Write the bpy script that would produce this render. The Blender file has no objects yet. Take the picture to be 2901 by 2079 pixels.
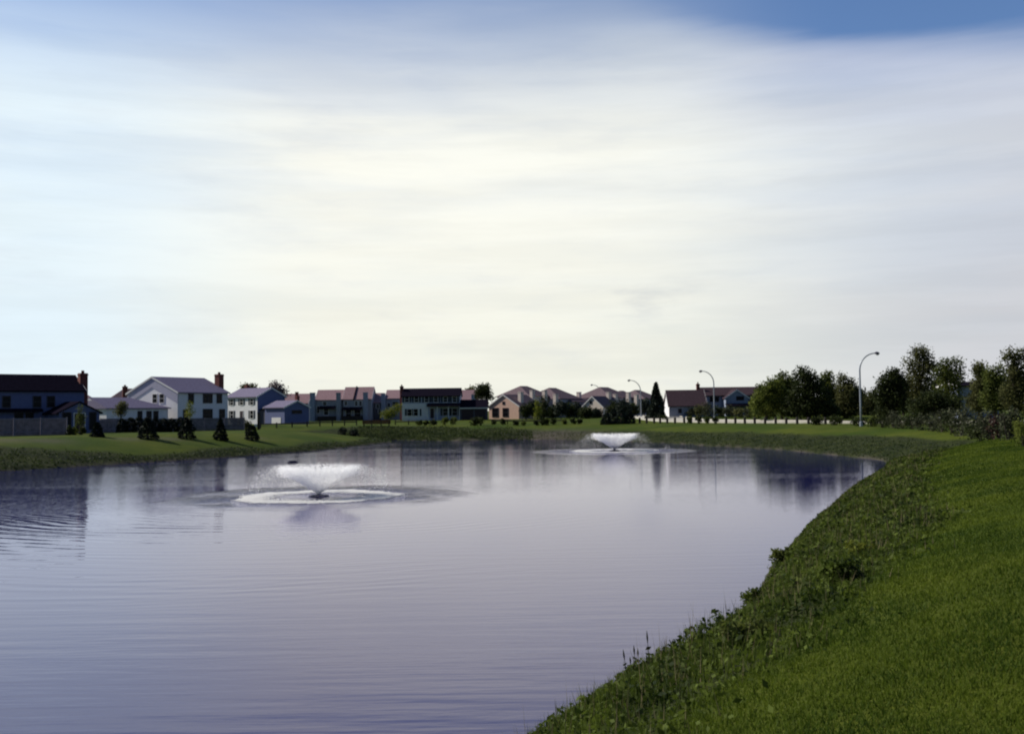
import bpy, math, random
import numpy as np
from mathutils import Matrix, Vector

random.seed(7)
rng = np.random.default_rng(11)
S = bpy.context.scene
COL = S.collection
R = math.radians

# ------------------------------------------------------------------ camera
EYE = 4.4                       # metres above the pond
FPX = 2901.0                    # 36 mm lens on 36 mm film
PITCH, ROLL = R(2.42), R(0.70)
cam_d = bpy.data.cameras.new('camera'); cam_d.lens = 36.0; cam_d.sensor_width = 36.0
cam_d.clip_start = 0.1; cam_d.clip_end = 6000
cam = bpy.data.objects.new('camera', cam_d); COL.objects.link(cam)
cam.matrix_world = Matrix.Translation((0, 0, EYE)) @ Matrix.Rotation(math.pi/2 + PITCH, 4, 'X') @ Matrix.Rotation(-ROLL, 4, 'Z')
S.camera = cam

# ------------------------------------------------------------------ sun
SUN_AZ, SUN_EL = R(72), R(36)          # azimuth measured to the left of the view direction
sun_dir = Vector((-math.sin(SUN_AZ)*math.cos(SUN_EL), math.cos(SUN_AZ)*math.cos(SUN_EL), math.sin(SUN_EL)))
sl = bpy.data.lights.new('sun', 'SUN'); sl.energy = 4.7; sl.angle = R(0.6); sl.color = (1.0, 0.93, 0.80)
so = bpy.data.objects.new('sun', sl); COL.objects.link(so); so.location = (-60, 20, 60)
so.rotation_euler = sun_dir.to_track_quat('Z', 'Y').to_euler()

# ------------------------------------------------------------------ world
W = bpy.data.worlds.new('World'); S.world = W; W.use_nodes = True
nt = W.node_tree; nt.nodes.clear()
def N(tree, typ, **kw):
    n = tree.nodes.new(typ)
    for k, v in kw.items(): setattr(n, k, v)
    return n
def math_n(tree, op, a, b=None, c=None, clamp=False):
    n = N(tree, 'ShaderNodeMath', operation=op, use_clamp=clamp)
    for i, v in enumerate((a, b, c)):
        if v is None: continue
        if isinstance(v, (int, float)): n.inputs[i].default_value = v
        else: tree.links.new(v, n.inputs[i])
    return n.outputs[0]
def mapr(tree, v, a, b, c=0.0, d=1.0, smooth=True):
    n = N(tree, 'ShaderNodeMapRange'); n.clamp = True
    if smooth: n.interpolation_type = 'SMOOTHSTEP'
    tree.links.new(v, n.inputs[0])
    for i, x in enumerate((a, b, c, d)): n.inputs[i+1].default_value = x
    return n.outputs[0]
def mixc(tree, f, a, b, blend='MIX'):
    n = N(tree, 'ShaderNodeMix', data_type='RGBA', blend_type=blend)
    for sock, v in ((n.inputs[0], f), (n.inputs[6], a), (n.inputs[7], b)):
        if isinstance(v, (int, float)): sock.default_value = v
        elif isinstance(v, (tuple, list)): sock.default_value = (v[0], v[1], v[2], 1)
        else: tree.links.new(v, sock)
    return n.outputs[2]
SKY_STR = 0.10
sky = N(nt, 'ShaderNodeTexSky', sky_type='NISHITA'); sky.sun_disc = False
sky.sun_elevation = SUN_EL; sky.sun_rotation = -SUN_AZ
sky.air_density = 1.0; sky.dust_density = 0.6; sky.ozone_density = 3.0
tc = N(nt, 'ShaderNodeTexCoord')
sep = N(nt, 'ShaderNodeSeparateXYZ'); nt.links.new(tc.outputs['Generated'], sep.inputs[0])
X_, Y_, Z_ = sep.outputs
def wnoise(scale, detail, rough, seed):
    mp = N(nt, 'ShaderNodeMapping'); nt.links.new(tc.outputs['Generated'], mp.inputs[0])
    mp.inputs['Scale'].default_value = scale; mp.inputs['Location'].default_value = (seed, seed*.7, seed*1.3)
    mp.inputs['Rotation'].default_value = (R(3), R(5), 0)
    n = N(nt, 'ShaderNodeTexNoise'); n.inputs['Scale'].default_value = 1.0
    n.inputs['Detail'].default_value = detail; n.inputs['Roughness'].default_value = rough
    nt.links.new(mp.outputs[0], n.inputs[0]); return n.outputs[0]
streak = wnoise((2.2, 1.2, 17), 5, 0.55, 3.1)      # cirrus drawn out along the horizon
broad = wnoise((1.5, 1.2, 7), 4, 0.5, 8.4)
puff = wnoise((9, 5, 34), 4, 0.6, 1.7)
s0 = math_n(nt, 'SUBTRACT', streak, 0.5); b0 = math_n(nt, 'SUBTRACT', broad, 0.5)
zz = math_n(nt, 'ADD', Z_, math_n(nt, 'ADD', math_n(nt, 'MULTIPLY', s0, 0.07), math_n(nt, 'MULTIPLY', b0, 0.05)))
zr = math_n(nt, 'ADD', math_n(nt, 'MULTIPLY', math_n(nt, 'MAXIMUM', X_, 0.0), 0.175), zz)
edge_soft = mapr(nt, zz, 0.245, 0.42, 1.0, 0.0)
edge_hard = mapr(nt, zr, 0.355, 0.395, 1.0, 0.0)
rightness = mapr(nt, X_, 0.04, 0.30)
veil = mixc(nt, rightness, edge_soft, edge_hard)
front = mapr(nt, Y_, -0.35, 0.55)
veil = math_n(nt, 'MULTIPLY', veil, front)
thin_hi = mapr(nt, streak, 0.40, 0.58, 0.80, 1.0); thin_lo = mapr(nt, streak, 0.36, 0.60, 0.90, 1.0)
thin = mixc(nt, mapr(nt, Z_, 0.16, 0.30), thin_lo, thin_hi)
veil = math_n(nt, 'MULTIPLY', veil, thin, clamp=True)
# veil colour: warm and brightest low in the middle, bluish to the left, lilac grey to the right
gl = N(nt, 'ShaderNodeVectorMath', operation='DOT_PRODUCT')
nt.links.new(tc.outputs['Generated'], gl.inputs[0])
gv = Vector((-0.10, 0.98, 0.16)).normalized(); gl.inputs[1].default_value = gv
glow = mapr(nt, gl.outputs['Value'], 0.86, 1.0)
left = mapr(nt, X_, -0.16, -0.42)
col = mixc(nt, glow, (7.2, 8.0, 8.6), (9.5, 9.5, 8.7))
col = mixc(nt, left, col, (7.9, 9.0, 9.6))
col = mixc(nt, mapr(nt, X_, 0.12, 0.50), col, (6.2, 6.5, 7.1))
col = mixc(nt, math_n(nt, 'MULTIPLY', mapr(nt, X_, 0.08, 0.32), mapr(nt, zz, 0.23, 0.32)), col, (4.9, 5.5, 7.0))
low = mapr(nt, Z_, 0.22, 0.02)
lowmid = math_n(nt, 'MULTIPLY', low, mapr(nt, X_, -0.45, -0.15))
lowcol = mixc(nt, mapr(nt, X_, 0.10, 0.45), (8.4, 8.4, 7.3), (6.1, 6.0, 6.1))
col = mixc(nt, math_n(nt, 'MULTIPLY', lowmid, 0.6), col, lowcol)
col = mixc(nt, mapr(nt, puff, 0.50, 0.72, 0.0, 0.16), col, (6.2, 6.6, 7.2))
wisp = wnoise((3.4, 2.0, 36), 6, 0.62, 5.2)
col = mixc(nt, 1.0, col, mapr(nt, wisp, 0.36, 0.64, 0.98, 1.045), 'MULTIPLY')
cl = N(nt, 'ShaderNodeVectorMath', operation='DISTANCE'); cmap = N(nt, 'ShaderNodeMapping'); nt.links.new(tc.outputs['Generated'], cmap.inputs[0]); cmap.inputs['Scale'].default_value = (1, 1, 2.6); cmap.inputs['Rotation'].default_value = (0, R(6), 0)
cvec = Vector((*(lambda a: (a[0], 1.0, a[1]))(((1830-1450)/2901, (1152-845)/2901)),)).normalized(); nt.links.new(cmap.outputs[0], cl.inputs[0])
cl.inputs[1].default_value = Vector((cvec.x*math.cos(R(6))+cvec.z*2.6*math.sin(R(6)), cvec.y, -cvec.x*math.sin(R(6))+cvec.z*2.6*math.cos(R(6))))
cloudf = math_n(nt, 'MULTIPLY', mapr(nt, cl.outputs['Value'], 0.085, 0.010), mapr(nt, puff, 0.42, 0.62, 0.0, 0.30))
col = mixc(nt, cloudf, col, (4.9, 5.2, 5.7))
dim = mapr(nt, Y_, -0.1, 0.75, 0.35, 1.0)
col = mixc(nt, 1.0, col, dim, 'MULTIPLY')
blue = mixc(nt, 1.0, sky.outputs[0], (0.88, 1.0, 1.20), 'MULTIPLY')
blue = mixc(nt, 1.0, blue, mapr(nt, Y_, 0.35, -0.25, 1.0, 0.42), 'MULTIPLY')
fin = mixc(nt, veil, blue, col)
bg = N(nt, 'ShaderNodeBackground'); bg.inputs['Strength'].default_value = SKY_STR
nt.links.new(fin, bg.inputs[0])
wo = N(nt, 'ShaderNodeOutputWorld'); nt.links.new(bg.outputs[0], wo.inputs[0])

S.view_settings.view_transform = 'Standard'; S.view_settings.look = 'None'
S.view_settings.exposure = 0.0; S.view_settings.gamma = 1.0
S.render.engine = 'CYCLES'
S.cycles.pixel_filter_type = 'BLACKMAN_HARRIS'; S.cycles.filter_width = 2.1
S.cycles.max_bounces = 24; S.cycles.diffuse_bounces = 24; S.cycles.transmission_bounces = 24; S.cycles.glossy_bounces = 4; S.cycles.transparent_max_bounces = 8

# ------------------------------------------------------------------ photo geometry helpers (place things on real ground)
def ray(x, y):
    u, v = x - 1450.5, 1039.5 - y
    c, s = math.cos(ROLL), math.sin(ROLL)
    u2, v2 = u*c + v*s, -u*s + v*c
    Yd = FPX*math.cos(PITCH) - v2*math.sin(PITCH); Zd = FPX*math.sin(PITCH) + v2*math.cos(PITCH)
    return u2/Yd, Zd/Yd
def PX(x, D, y=1180): return ray(x, y)[0]*D
def PZ(x, y, D): return EYE + ray(x, y)[1]*D
def WP(x, y):                              # a point of the water surface
    a, b = ray(x, y); D = -EYE/b; return (a*D, D)

# ------------------------------------------------------------------ pond outline and terrain
shore_px = [(1480, 2079), (1590, 2020), (1700, 1968), (1860, 1880), (2000, 1790), (2130, 1680), (2200, 1590), (2265, 1520),
            (2330, 1457), (2400, 1396), (2470, 1351), (2512, 1325), (2500, 1305), (2400, 1293), (2300, 1283), (2200, 1273),
            (2000, 1263), (1950, 1258), (1800, 1252), (1660, 1246), (1500, 1245), (1400, 1247), (1300, 1249), (1200, 1247.5), (1135, 1246)]
shore_px = [(x + max(0, y-1580)*0.19, y) for x, y in shore_px]
pond = [(-75, 20), (-60, -12), (-25, -14), (-8, 1), (-3.2, 7.5)] + [WP(*p) for p in shore_px]
pond += [(-21.5, 158.5), (-24, 156), (-21, 152.5)] + [WP(*p) for p in [(1112, 1252), (1060, 1258), (1000, 1265), (880, 1278), (770, 1286), (640, 1296), (420, 1310), (200, 1323), (0, 1335)]]
pond += [(-52, 66)]
def catmull(pts, n):
    P = np.array(pts, float); out = []
    m = len(P)
    for i in range(m):
        a, b, c, d = P[(i-1) % m], P[i], P[(i+1) % m], P[(i+2) % m]
        for k in range(n):
            t = k/n
            out.append(b + 0.35*(c-a)*(t - 2*t*t + t**3) + 0.35*(d-b)*(t**3 - t*t) + (c-b)*(3*t*t - 2*t**3))
    return np.array(out)
POND = catmull(pond, 6)
POND += rng.normal(0, 0.05, POND.shape)
def sdist(X, Y):
    X = np.asarray(X, float); Y = np.asarray(Y, float)
    sh = X.shape; X = X.ravel(); Y = Y.ravel()
    d2 = np.full(X.shape, 1e18); ins = np.zeros(X.shape, bool)
    for i in range(len(POND)):
        ax, ay = POND[i]; bx, by = POND[(i+1) % len(POND)]
        dx, dy = bx-ax, by-ay
        t = np.clip(((X-ax)*dx + (Y-ay)*dy)/(dx*dx+dy*dy), 0, 1)
        d2 = np.minimum(d2, (X-ax-t*dx)**2 + (Y-ay-t*dy)**2)
        if ay != by:
            ins ^= ((ay > Y) != (by > Y)) & (X < dx*(Y-ay)/dy + ax)
    d = np.sqrt(d2); d[ins] *= -1
    return d.reshape(sh)
CP = np.array([  # X, Y, plateau height, bank width
    (0, 0, 2.75, 6.5), (5, 12, 2.75, 6.4), (10, 20, 2.72, 6.4), (15, 34, 2.6, 7), (22, 46, 2.46, 8), (-6, -4, 2.75, 7),
    (26, 45, 2.5, 8), (32, 62, 2.24, 9), (31, 86, 1.85, 13), (38, 108, 2.0, 14), (36, 112, 2.05, 15), (45, 80, 2.15, 12),
    (40, 140, 2.05, 14), (30, 152, 2.03, 18), (20, 168, 2.0, 22), (3, 175, 2.05, 24), (-8, 172, 2.1, 15), (-14, 170, 2.1, 11.5), (-22, 168, 2.1, 11),
    (-28, 152, 2.0, 17), (-42, 145, 2.05, 14), (-50, 112, 2.3, 14), (-56, 100, 2.35, 14), (-42, 175, 2.4, 20), (-60, 160, 2.5, 20),
    (-20, 240, 2.5, 20), (30, 240, 2.6, 20), (80, 240, 2.8, 20), (60, 180, 2.7, 20), (35, 195, 2.7, 20), (-80, 60, 2.4, 15), (-90, 240, 2.6, 20), (0, 300, 2.6, 20), (100, 100, 2.6, 12), (60, 60, 2.5, 10)])
YL = np.array([(-60, 320), (-20, 292), (0, 300), (10, 228), (15, 190), (20.2, 172), (42, 138), (60, 118), (95, 92), (160, 60)], float)
def sstep(t):
    t = np.clip(t, 0, 1); return t*t*(3-2*t)
def yline(X): return np.interp(X, YL[:, 0], YL[:, 1])
def ground(X, Y, d=None):
    X = np.asarray(X, float); Y = np.asarray(Y, float)
    if d is None: d = sdist(X, Y)
    wsum = 0; B = 0; Wd = 0
    for cx, cy, b, w in CP:
        k = 1.0/((X-cx)**2 + (Y-cy)**2 + 9)**1.6
        wsum = wsum + k; B = B + k*b; Wd = Wd + k*w
    B = B/wsum; Wd = Wd/wsum
    B = B + 0.15*sstep((Y - yline(X) - 0.8)/8.5)*sstep((X-15)/8)*sstep((50-X)/9)*sstep((260-Y)/60)
    t = np.clip(d/Wd, 0, 1)
    out = 0.08*np.clip(d/0.25, 0, 1) + (B-0.08)*(1-(1-t)**1.75)
    return np.where(d > 0, out, np.maximum(-1.2, d*0.45))
def gz(X, Y): return float(ground(np.array([X]), np.array([Y]))[0])

# ------------------------------------------------------------------ materials
def mat(name, color, rough=0.8, var=0.15, scale=2.0, metal=0.0, bump=0.0, stripes=None, spec=0.3):
    m = bpy.data.materials.new(name); m.use_nodes = True; t = m.node_tree
    b = t.nodes['Principled BSDF']; b.inputs['Roughness'].default_value = rough; b.inputs['Metallic'].default_value = metal
    b.inputs['Specular IOR Level'].default_value = spec
    co = N(t, 'ShaderNodeTexCoord')
    n = N(t, 'ShaderNodeTexNoise'); n.inputs['Scale'].default_value = scale; n.inputs['Detail'].default_value = 5
    t.links.new(co.outputs['Object'], n.inputs[0])
    lo = tuple(c*(1-var) for c in color); hi = tuple(min(1, c*(1+var)) for c in color)
    c = mixc(t, mapr(t, n.outputs[0], 0.3, 0.7), lo, hi)
    if stripes:                                   # courses: siding boards, shingle rows, fence boards
        axis, pitch, depth = stripes
        sp = N(t, 'ShaderNodeSeparateXYZ'); t.links.new(co.outputs['Object'], sp.inputs[0])
        fr = math_n(t, 'FRACT', math_n(t, 'DIVIDE', sp.outputs['XYZ'.index(axis)], pitch))
        line = mapr(t, fr, 0.86, 0.98)
        c = mixc(t, math_n(t, 'MULTIPLY', line, depth), c, tuple(v*0.35 for v in color))
    t.links.new(c, b.inputs['Base Color'])
    if bump:
        bp = N(t, 'ShaderNodeBump'); bp.inputs['Strength'].default_value = bump; bp.inputs['Distance'].default_value = 0.05
        t.links.new(n.outputs[0], bp.inputs['Height']); t.links.new(bp.outputs[0], b.inputs['Normal'])
    return m
def leafmat(name, dark, light, trans=0.3, nscale=0.9):
    m = bpy.data.materials.new(name); m.use_nodes = True; t = m.node_tree
    b = t.nodes['Principled BSDF']; b.inputs['Roughness'].default_value = 0.7; b.inputs['Specular IOR Level'].default_value = 0.15
    g = N(t, 'ShaderNodeNewGeometry'); n = N(t, 'ShaderNodeTexNoise'); n.inputs['Scale'].default_value = nscale; n.inputs['Detail'].default_value = 3
    t.links.new(g.outputs['Position'], n.inputs[0])
    f = math_n(t, 'ADD', math_n(t, 'MULTIPLY', g.outputs['Random Per Island'], 0.55), mapr(t, n.outputs[0], 0.35, 0.65, -0.1, 0.55))
    c = mixc(t, math_n(t, 'ADD', f, 0, clamp=True), dark, light)
    t.links.new(c, b.inputs['Base Color'])
    tr = N(t, 'ShaderNodeBsdfTranslucent'); t.links.new(c, tr.inputs[0])
    mx = N(t, 'ShaderNodeMixShader'); mx.inputs[0].default_value = trans
    t.links.new(b.outputs[0], mx.inputs[1]); t.links.new(tr.outputs[0], mx.inputs[2])
    t.links.new(mx.outputs[0], t.nodes['Material Output'].inputs[0]); return m
M = {}
M['siding_blue'] = mat('blue_grey_siding', (0.115, 0.14, 0.29), 0.7, 0.06, 3, stripes=('Z', 0.2, 0.5))
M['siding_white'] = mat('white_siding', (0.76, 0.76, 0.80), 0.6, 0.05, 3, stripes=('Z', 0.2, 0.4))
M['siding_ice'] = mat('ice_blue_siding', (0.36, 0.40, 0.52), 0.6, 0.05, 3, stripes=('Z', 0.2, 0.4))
M['siding_lav'] = mat('lavender_grey_boards', (0.40, 0.40, 0.52), 0.7, 0.06, 3, stripes=('Z', 0.2, 0.4))
M['siding_grey'] = mat('grey_siding', (0.30, 0.32, 0.38), 0.7, 0.07, 3, stripes=('Z', 0.2, 0.4))
M['siding_slate'] = mat('slate_blue_siding', (0.27, 0.31, 0.42), 0.7, 0.06, 3, stripes=('Z', 0.2, 0.4))
M['siding_peach'] = mat('peach_stucco', (0.70, 0.47, 0.38), 0.8, 0.06, 3)
M['siding_pale'] = mat('pale_stucco', (0.72, 0.62, 0.56), 0.8, 0.06, 3)
M['siding_dark'] = mat('dark_siding', (0.09, 0.09, 0.12), 0.8, 0.08, 3, stripes=('Z', 0.2, 0.4))
M['roof_dark'] = mat('dark_shingles', (0.012, 0.010, 0.018), 0.9, 0.25, 5, bump=0.4, spec=0.0)
M['roof_grey'] = mat('grey_violet_shingles', (0.20, 0.18, 0.26), 0.9, 0.15, 5, bump=0.4, spec=0.0)
M['roof_pink'] = mat('pinkish_brown_shingles', (0.30, 0.20, 0.215), 0.9, 0.15, 4, bump=0.4, spec=0.0)
M['roof_brown'] = mat('brown_shingles', (0.165, 0.125, 0.14), 0.9, 0.2, 4, bump=0.4, spec=0.0)
M['roof_plum'] = mat('plum_shingles', (0.062, 0.043, 0.052), 0.9, 0.2, 5, bump=0.4, spec=0.0)
M['brick'] = mat('red_brick', (0.17, 0.055, 0.05), 0.9, 0.3, 9, stripes=('Z', 0.09, 0.5))
M['trim'] = mat('white_trim', (0.75, 0.74, 0.74), 0.5, 0.04, 4)
M['trim_dark'] = mat('dark_trim', (0.05, 0.045, 0.06), 0.6, 0.1, 4)
M['glass'] = mat('dark_glass', (0.008, 0.008, 0.012), 0.25, 0.1, 2, spec=0.15)
M['shutter'] = mat('dark_shutter', (0.02, 0.03, 0.05), 0.6, 0.1, 4, stripes=('Z', 0.08, 0.5))
M['door'] = mat('dark_door_paint', (0.035, 0.02, 0.03), 0.5, 0.1, 4)
M['fence'] = mat('weathered_fence_boards', (0.155, 0.14, 0.17), 0.9, 0.25, 2.0, stripes=('X', 0.16, 0.7))
M['fence_cap'] = mat('weathered_fence_rail', (0.22, 0.20, 0.25), 0.9, 0.15, 3)
M['wood'] = mat('dark_stained_wood', (0.035, 0.03, 0.028), 0.85, 0.3, 6, bump=0.3)
M['redwood'] = mat('red_stained_wood', (0.10, 0.012, 0.018), 0.7, 0.2, 6)
M['steel'] = mat('galvanised_steel', (0.30, 0.33, 0.38), 0.45, 0.08, 4, metal=0.4)
M['lamp'] = mat('lamp_housing', (0.10, 0.085, 0.13), 0.5, 0.1, 6)
M['lens'] = mat('lamp_lens', (0.5, 0.5, 0.48), 0.2, 0.05, 6)
M['concrete'] = mat('pale_concrete', (0.50, 0.47, 0.40), 0.9, 0.08, 0.7, bump=0.15)
M['kerb'] = mat('kerb_concrete', (0.5, 0.48, 0.43), 0.9, 0.1, 1.5)
M['bark'] = mat('bark', (0.07, 0.055, 0.045), 0.95, 0.35, 5, bump=0.6)
M['float'] = mat('dark_blue_plastic', (0.022, 0.02, 0.07), 0.5, 0.15, 5)
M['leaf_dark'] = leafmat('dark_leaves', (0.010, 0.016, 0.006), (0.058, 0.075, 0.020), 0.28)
M['leaf_mid'] = leafmat('mid_green_leaves', (0.018, 0.032, 0.008), (0.145, 0.170, 0.036), 0.42)
M['leaf_light'] = leafmat('light_green_leaves', (0.035, 0.06, 0.012), (0.20, 0.23, 0.045), 0.42)
M['leaf_olive'] = leafmat('olive_leaves', (0.026, 0.031, 0.010), (0.150, 0.155, 0.055), 0.40)
M['leaf_grey'] = leafmat('grey_green_leaves', (0.020, 0.024, 0.013), (0.100, 0.110, 0.060), 0.25, 1.6)
M['leaf_bare'] = leafmat('budding_twigs', (0.10, 0.075, 0.085), (0.26, 0.20, 0.22), 0.2)
M['leaf_lime'] = leafmat('yellow_green_leaves', (0.06, 0.09, 0.01), (0.26, 0.27, 0.04), 0.4)
M['leaf_red'] = leafmat('dark_red_leaves', (0.014, 0.007, 0.007), (0.055, 0.028, 0.022), 0.2)
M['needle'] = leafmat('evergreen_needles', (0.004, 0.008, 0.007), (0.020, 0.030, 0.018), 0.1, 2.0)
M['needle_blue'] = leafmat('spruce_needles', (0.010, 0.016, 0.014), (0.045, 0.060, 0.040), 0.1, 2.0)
M['weed'] = leafmat('weed_leaves', (0.013, 0.026, 0.005), (0.115, 0.155, 0.022), 0.38, 1.1)
M['straw'] = leafmat('dry_stems', (0.10, 0.085, 0.04), (0.24, 0.20, 0.11), 0.3)
M['weed_far'] = leafmat('bank_weed_leaves', (0.024, 0.042, 0.011), (0.070, 0.092, 0.024), 0.3, 0.4)
M['blade'] = leafmat('grass_blades', (0.030, 0.062, 0.006), (0.128, 0.168, 0.016), 0.45, 0.55)
M['reed'] = leafmat('reed_stalk', (0.02, 0.025, 0.012), (0.05, 0.05, 0.025), 0.2)

# ground: mown lawn, rough bank and bare soil by masks
gm = bpy.data.materials.new('grass_ground'); gm.use_nodes = True; t = gm.node_tree
b = t.nodes['Principled BSDF']; b.inputs['Roughness'].default_value = 0.95; b.inputs['Specular IOR Level'].default_value = 0.05
geo = N(t, 'ShaderNodeNewGeometry')
def gnoise(s, det=5, rough=0.55):
    n = N(t, 'ShaderNodeTexNoise'); n.inputs['Scale'].default_value = s; n.inputs['Detail'].default_value = det; n.inputs['Roughness'].default_value = rough
    t.links.new(geo.outputs['Position'], n.inputs[0]); return n.outputs[0]
n1, n2, n3 = gnoise(0.11), gnoise(0.7), gnoise(14, 6, 0.7)
lawn = mixc(t, mapr(t, n1, 0.32, 0.68), (0.040, 0.070, 0.007), (0.098, 0.116, 0.015))
lawn = mixc(t, mapr(t, n2, 0.35, 0.7, 0, 0.5), lawn, (0.040, 0.066, 0.010))
lawn = mixc(t, mapr(t, n3, 0.3, 0.7, 0, 0.4), lawn, (0.028, 0.042, 0.006))
rough_c = mixc(t, mapr(t, n2, 0.35, 0.65), (0.016, 0.026, 0.009), (0.045, 0.056, 0.017))
rough_c = mixc(t, mapr(t, n3, 0.3, 0.7, 0, 0.6), rough_c, (0.022, 0.022, 0.013))
soil = mixc(t, n2, (0.07, 0.06, 0.05), (0.15, 0.13, 0.11))
at = N(t, 'ShaderNodeAttribute', attribute_name='cover'); sp = N(t, 'ShaderNodeSeparateColor'); t.links.new(at.outputs['Color'], sp.inputs[0])
c = mixc(t, sp.outputs[0], lawn, rough_c); c = mixc(t, sp.outputs[1], c, soil)
t.links.new(c, b.inputs['Base Color'])
bp = N(t, 'ShaderNodeBump'); bp.inputs['Strength'].default_value = 0.7; bp.inputs['Distance'].default_value = 0.06
t.links.new(math_n(t, 'ADD', n3, n2), bp.inputs['Height']); t.links.new(bp.outputs[0], b.inputs['Normal'])
M['ground'] = gm

# ------------------------------------------------------------------ object helpers
def tag(o, label=None, cat=None, group=None, kind=None):
    if label: o['label'] = label
    if cat: o['category'] = cat
    if group: o['group'] = group
    if kind: o['kind'] = kind
    return o
def thing(name, label, cat, loc, rz=0.0, group=None):
    o = bpy.data.objects.new(name, None); COL.objects.link(o); o.empty_display_size = 0.3
    o.location = loc; o.rotation_euler = (0, 0, rz)
    return tag(o, label, cat, group)
def np_obj(name, V, F, material, parent=None, smooth=False):
    V = np.asarray(V, np.float32); F = np.asarray(F, np.int32)
    me = bpy.data.meshes.new(name); k = F.shape[1]
    me.vertices.add(len(V)); me.vertices.foreach_set('co', V.ravel())
    me.loops.add(F.size); me.loops.foreach_set('vertex_index', F.ravel())
    me.polygons.add(len(F)); me.polygons.foreach_set('loop_start', np.arange(0, F.size, k, dtype=np.int32))
    me.polygons.foreach_set('loop_total', np.full(len(F), k, np.int32))
    if smooth: me.polygons.foreach_set('use_smooth', np.ones(len(F), bool))
    me.update(calc_edges=True); me.materials.append(material)
    o = bpy.data.objects.new(name, me); COL.objects.link(o); o.parent = parent
    return o
class MB:
    def __init__(s): s.v = []; s.f = []
    def poly(s, pts):
        i = len(s.v); s.v += [tuple(p) for p in pts]; s.f.append(tuple(range(i, i+len(pts)))); return s
    def box(s, x0, x1, y0, y1, z0, z1):
        i = len(s.v)
        s.v += [(x, y, z) for z in (z0, z1) for y in (y0, y1) for x in (x0, x1)]
        s.f += [tuple(i+k for k in q) for q in ((0, 2, 3, 1), (4, 5, 7, 6), (0, 1, 5, 4), (2, 6, 7, 3), (0, 4, 6, 2), (1, 3, 7, 5))]
        return s
    def prism(s, pts, axis, a, b):
        """extrude a profile (u, z) along axis 'x' or 'y' from a to b"""
        P = lambda u, z, k: (k, u, z) if axis == 'x' else (u, k, z)
        i = len(s.v); n = len(pts)
        s.v += [P(u, z, a) for u, z in pts] + [P(u, z, b) for u, z in pts]
        s.f.append(tuple(range(i, i+n))); s.f.append(tuple(range(i+2*n-1, i+n-1, -1)))
        for k in range(n):
            q = (k+1) % n; s.f.append((i+k, i+n+k, i+n+q, i+q))
        return s
    def tube(s, pts, radii, n=8):
        pts = [Vector(p) for p in pts]; i0 = len(s.v)
        for k, p in enumerate(pts):
            d = (pts[min(k+1, len(pts)-1)] - pts[max(k-1, 0)]).normalized()
            a = d.orthogonal().normalized() if k == 0 else (a - d*a.dot(d)).normalized()
            c = d.cross(a)
            for j in range(n):
                w = 2*math.pi*j/n; s.v.append(tuple(p + (a*math.cos(w) + c*math.sin(w))*radii[k]))
        for k in range(len(pts)-1):
            for j in range(n):
                q = (j+1) % n; b0 = i0+k*n; s.f.append((b0+j, b0+q, b0+n+q, b0+n+j))
        s.f.append(tuple(range(i0+n-1, i0-1, -1))); e = i0+(len(pts)-1)*n; s.f.append(tuple(range(e, e+n)))
        return s
    def build(s, name, material, parent=None, smooth=False):
        me = bpy.data.meshes.new(name); me.from_pydata(s.v, [], s.f)
        import bmesh
        bm = bmesh.new(); bm.from_mesh(me); bmesh.ops.recalc_face_normals(bm, faces=bm.faces); bm.to_mesh(me); bm.free()
        me.materials.append(material)
        if smooth:
            for p in me.polygons: p.use_smooth = True
        o = bpy.data.objects.new(name, me); COL.objects.link(o); o.parent = parent
        return o
def copy_tree(o, parent=None):
    c = o.copy(); COL.objects.link(c); c.parent = parent
    for ch in list(o.children): copy_tree(ch, c)
    return c

# ------------------------------------------------------------------ the setting
def axis_pts(lo, hi, c0, s0, k):
    up = [c0]
    while up[-1] < hi: up.append(up[-1] + s0 + k*(up[-1]-c0))
    dn = [c0]
    while dn[-1] > lo: dn.append(dn[-1] - s0 - k*(c0-dn[-1]))
    return np.array(dn[:0:-1] + up)
gx_ = axis_pts(-1500, 1500, 6, 0.40, 0.0145); gy_ = axis_pts(-80, 4000, 14, 0.40, 0.0145)
GX, GY = np.meshgrid(gx_, gy_)
GD = sdist(GX, GY); GZ = ground(GX, GY, GD)
def wob(X, Y): return 0.5*np.sin(0.9*X+0.4*Y) + 0.35*np.sin(0.31*X-0.73*Y+1.2) + 0.3*np.sin(2.1*Y+0.5*X)
def rough_mask(X, Y, d):
    near = (X > -8) & (Y < 75) & (X > -0.3*Y - 4)
    w = 4.0 + 0.25*wob(X, Y)
    leftw = 2.6 + 7.5*sstep((97 - Y)/9) + 0.8*wob(X*.5, Y*.5)
    cove = 9.0 + 1.0*wob(X*.3, Y*.3)
    farr = 7.0 + 0.9*wob(X*.3, Y*.3)
    far = np.where((X < -15) & (Y < 152), leftw, np.where(X < 0, cove, farr))
    return np.where(near, w, far)
GR = sstep((rough_mask(GX, GY, GD) + 0.4 - GD)/0.9)
soilm = np.exp(-(((GX-5)/6.5)**2 + ((GY-154)/5.5)**2))*0.9
for sx, sy, sr in ((-47, 95, 2.2), (-44, 97, 2.0), (-39, 104, 1.5), (-36, 108, 1.6), (-30, 120, 1.2)):
    soilm = np.maximum(soilm, 0.55*np.exp(-(((GX-sx)/sr)**2 + ((GY-sy)/sr)**2)))
GS = np.clip(np.maximum(soilm, np.exp(-(GD/0.22)**2)*0.7), 0, 1)
nx, ny = len(gx_), len(gy_)
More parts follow.
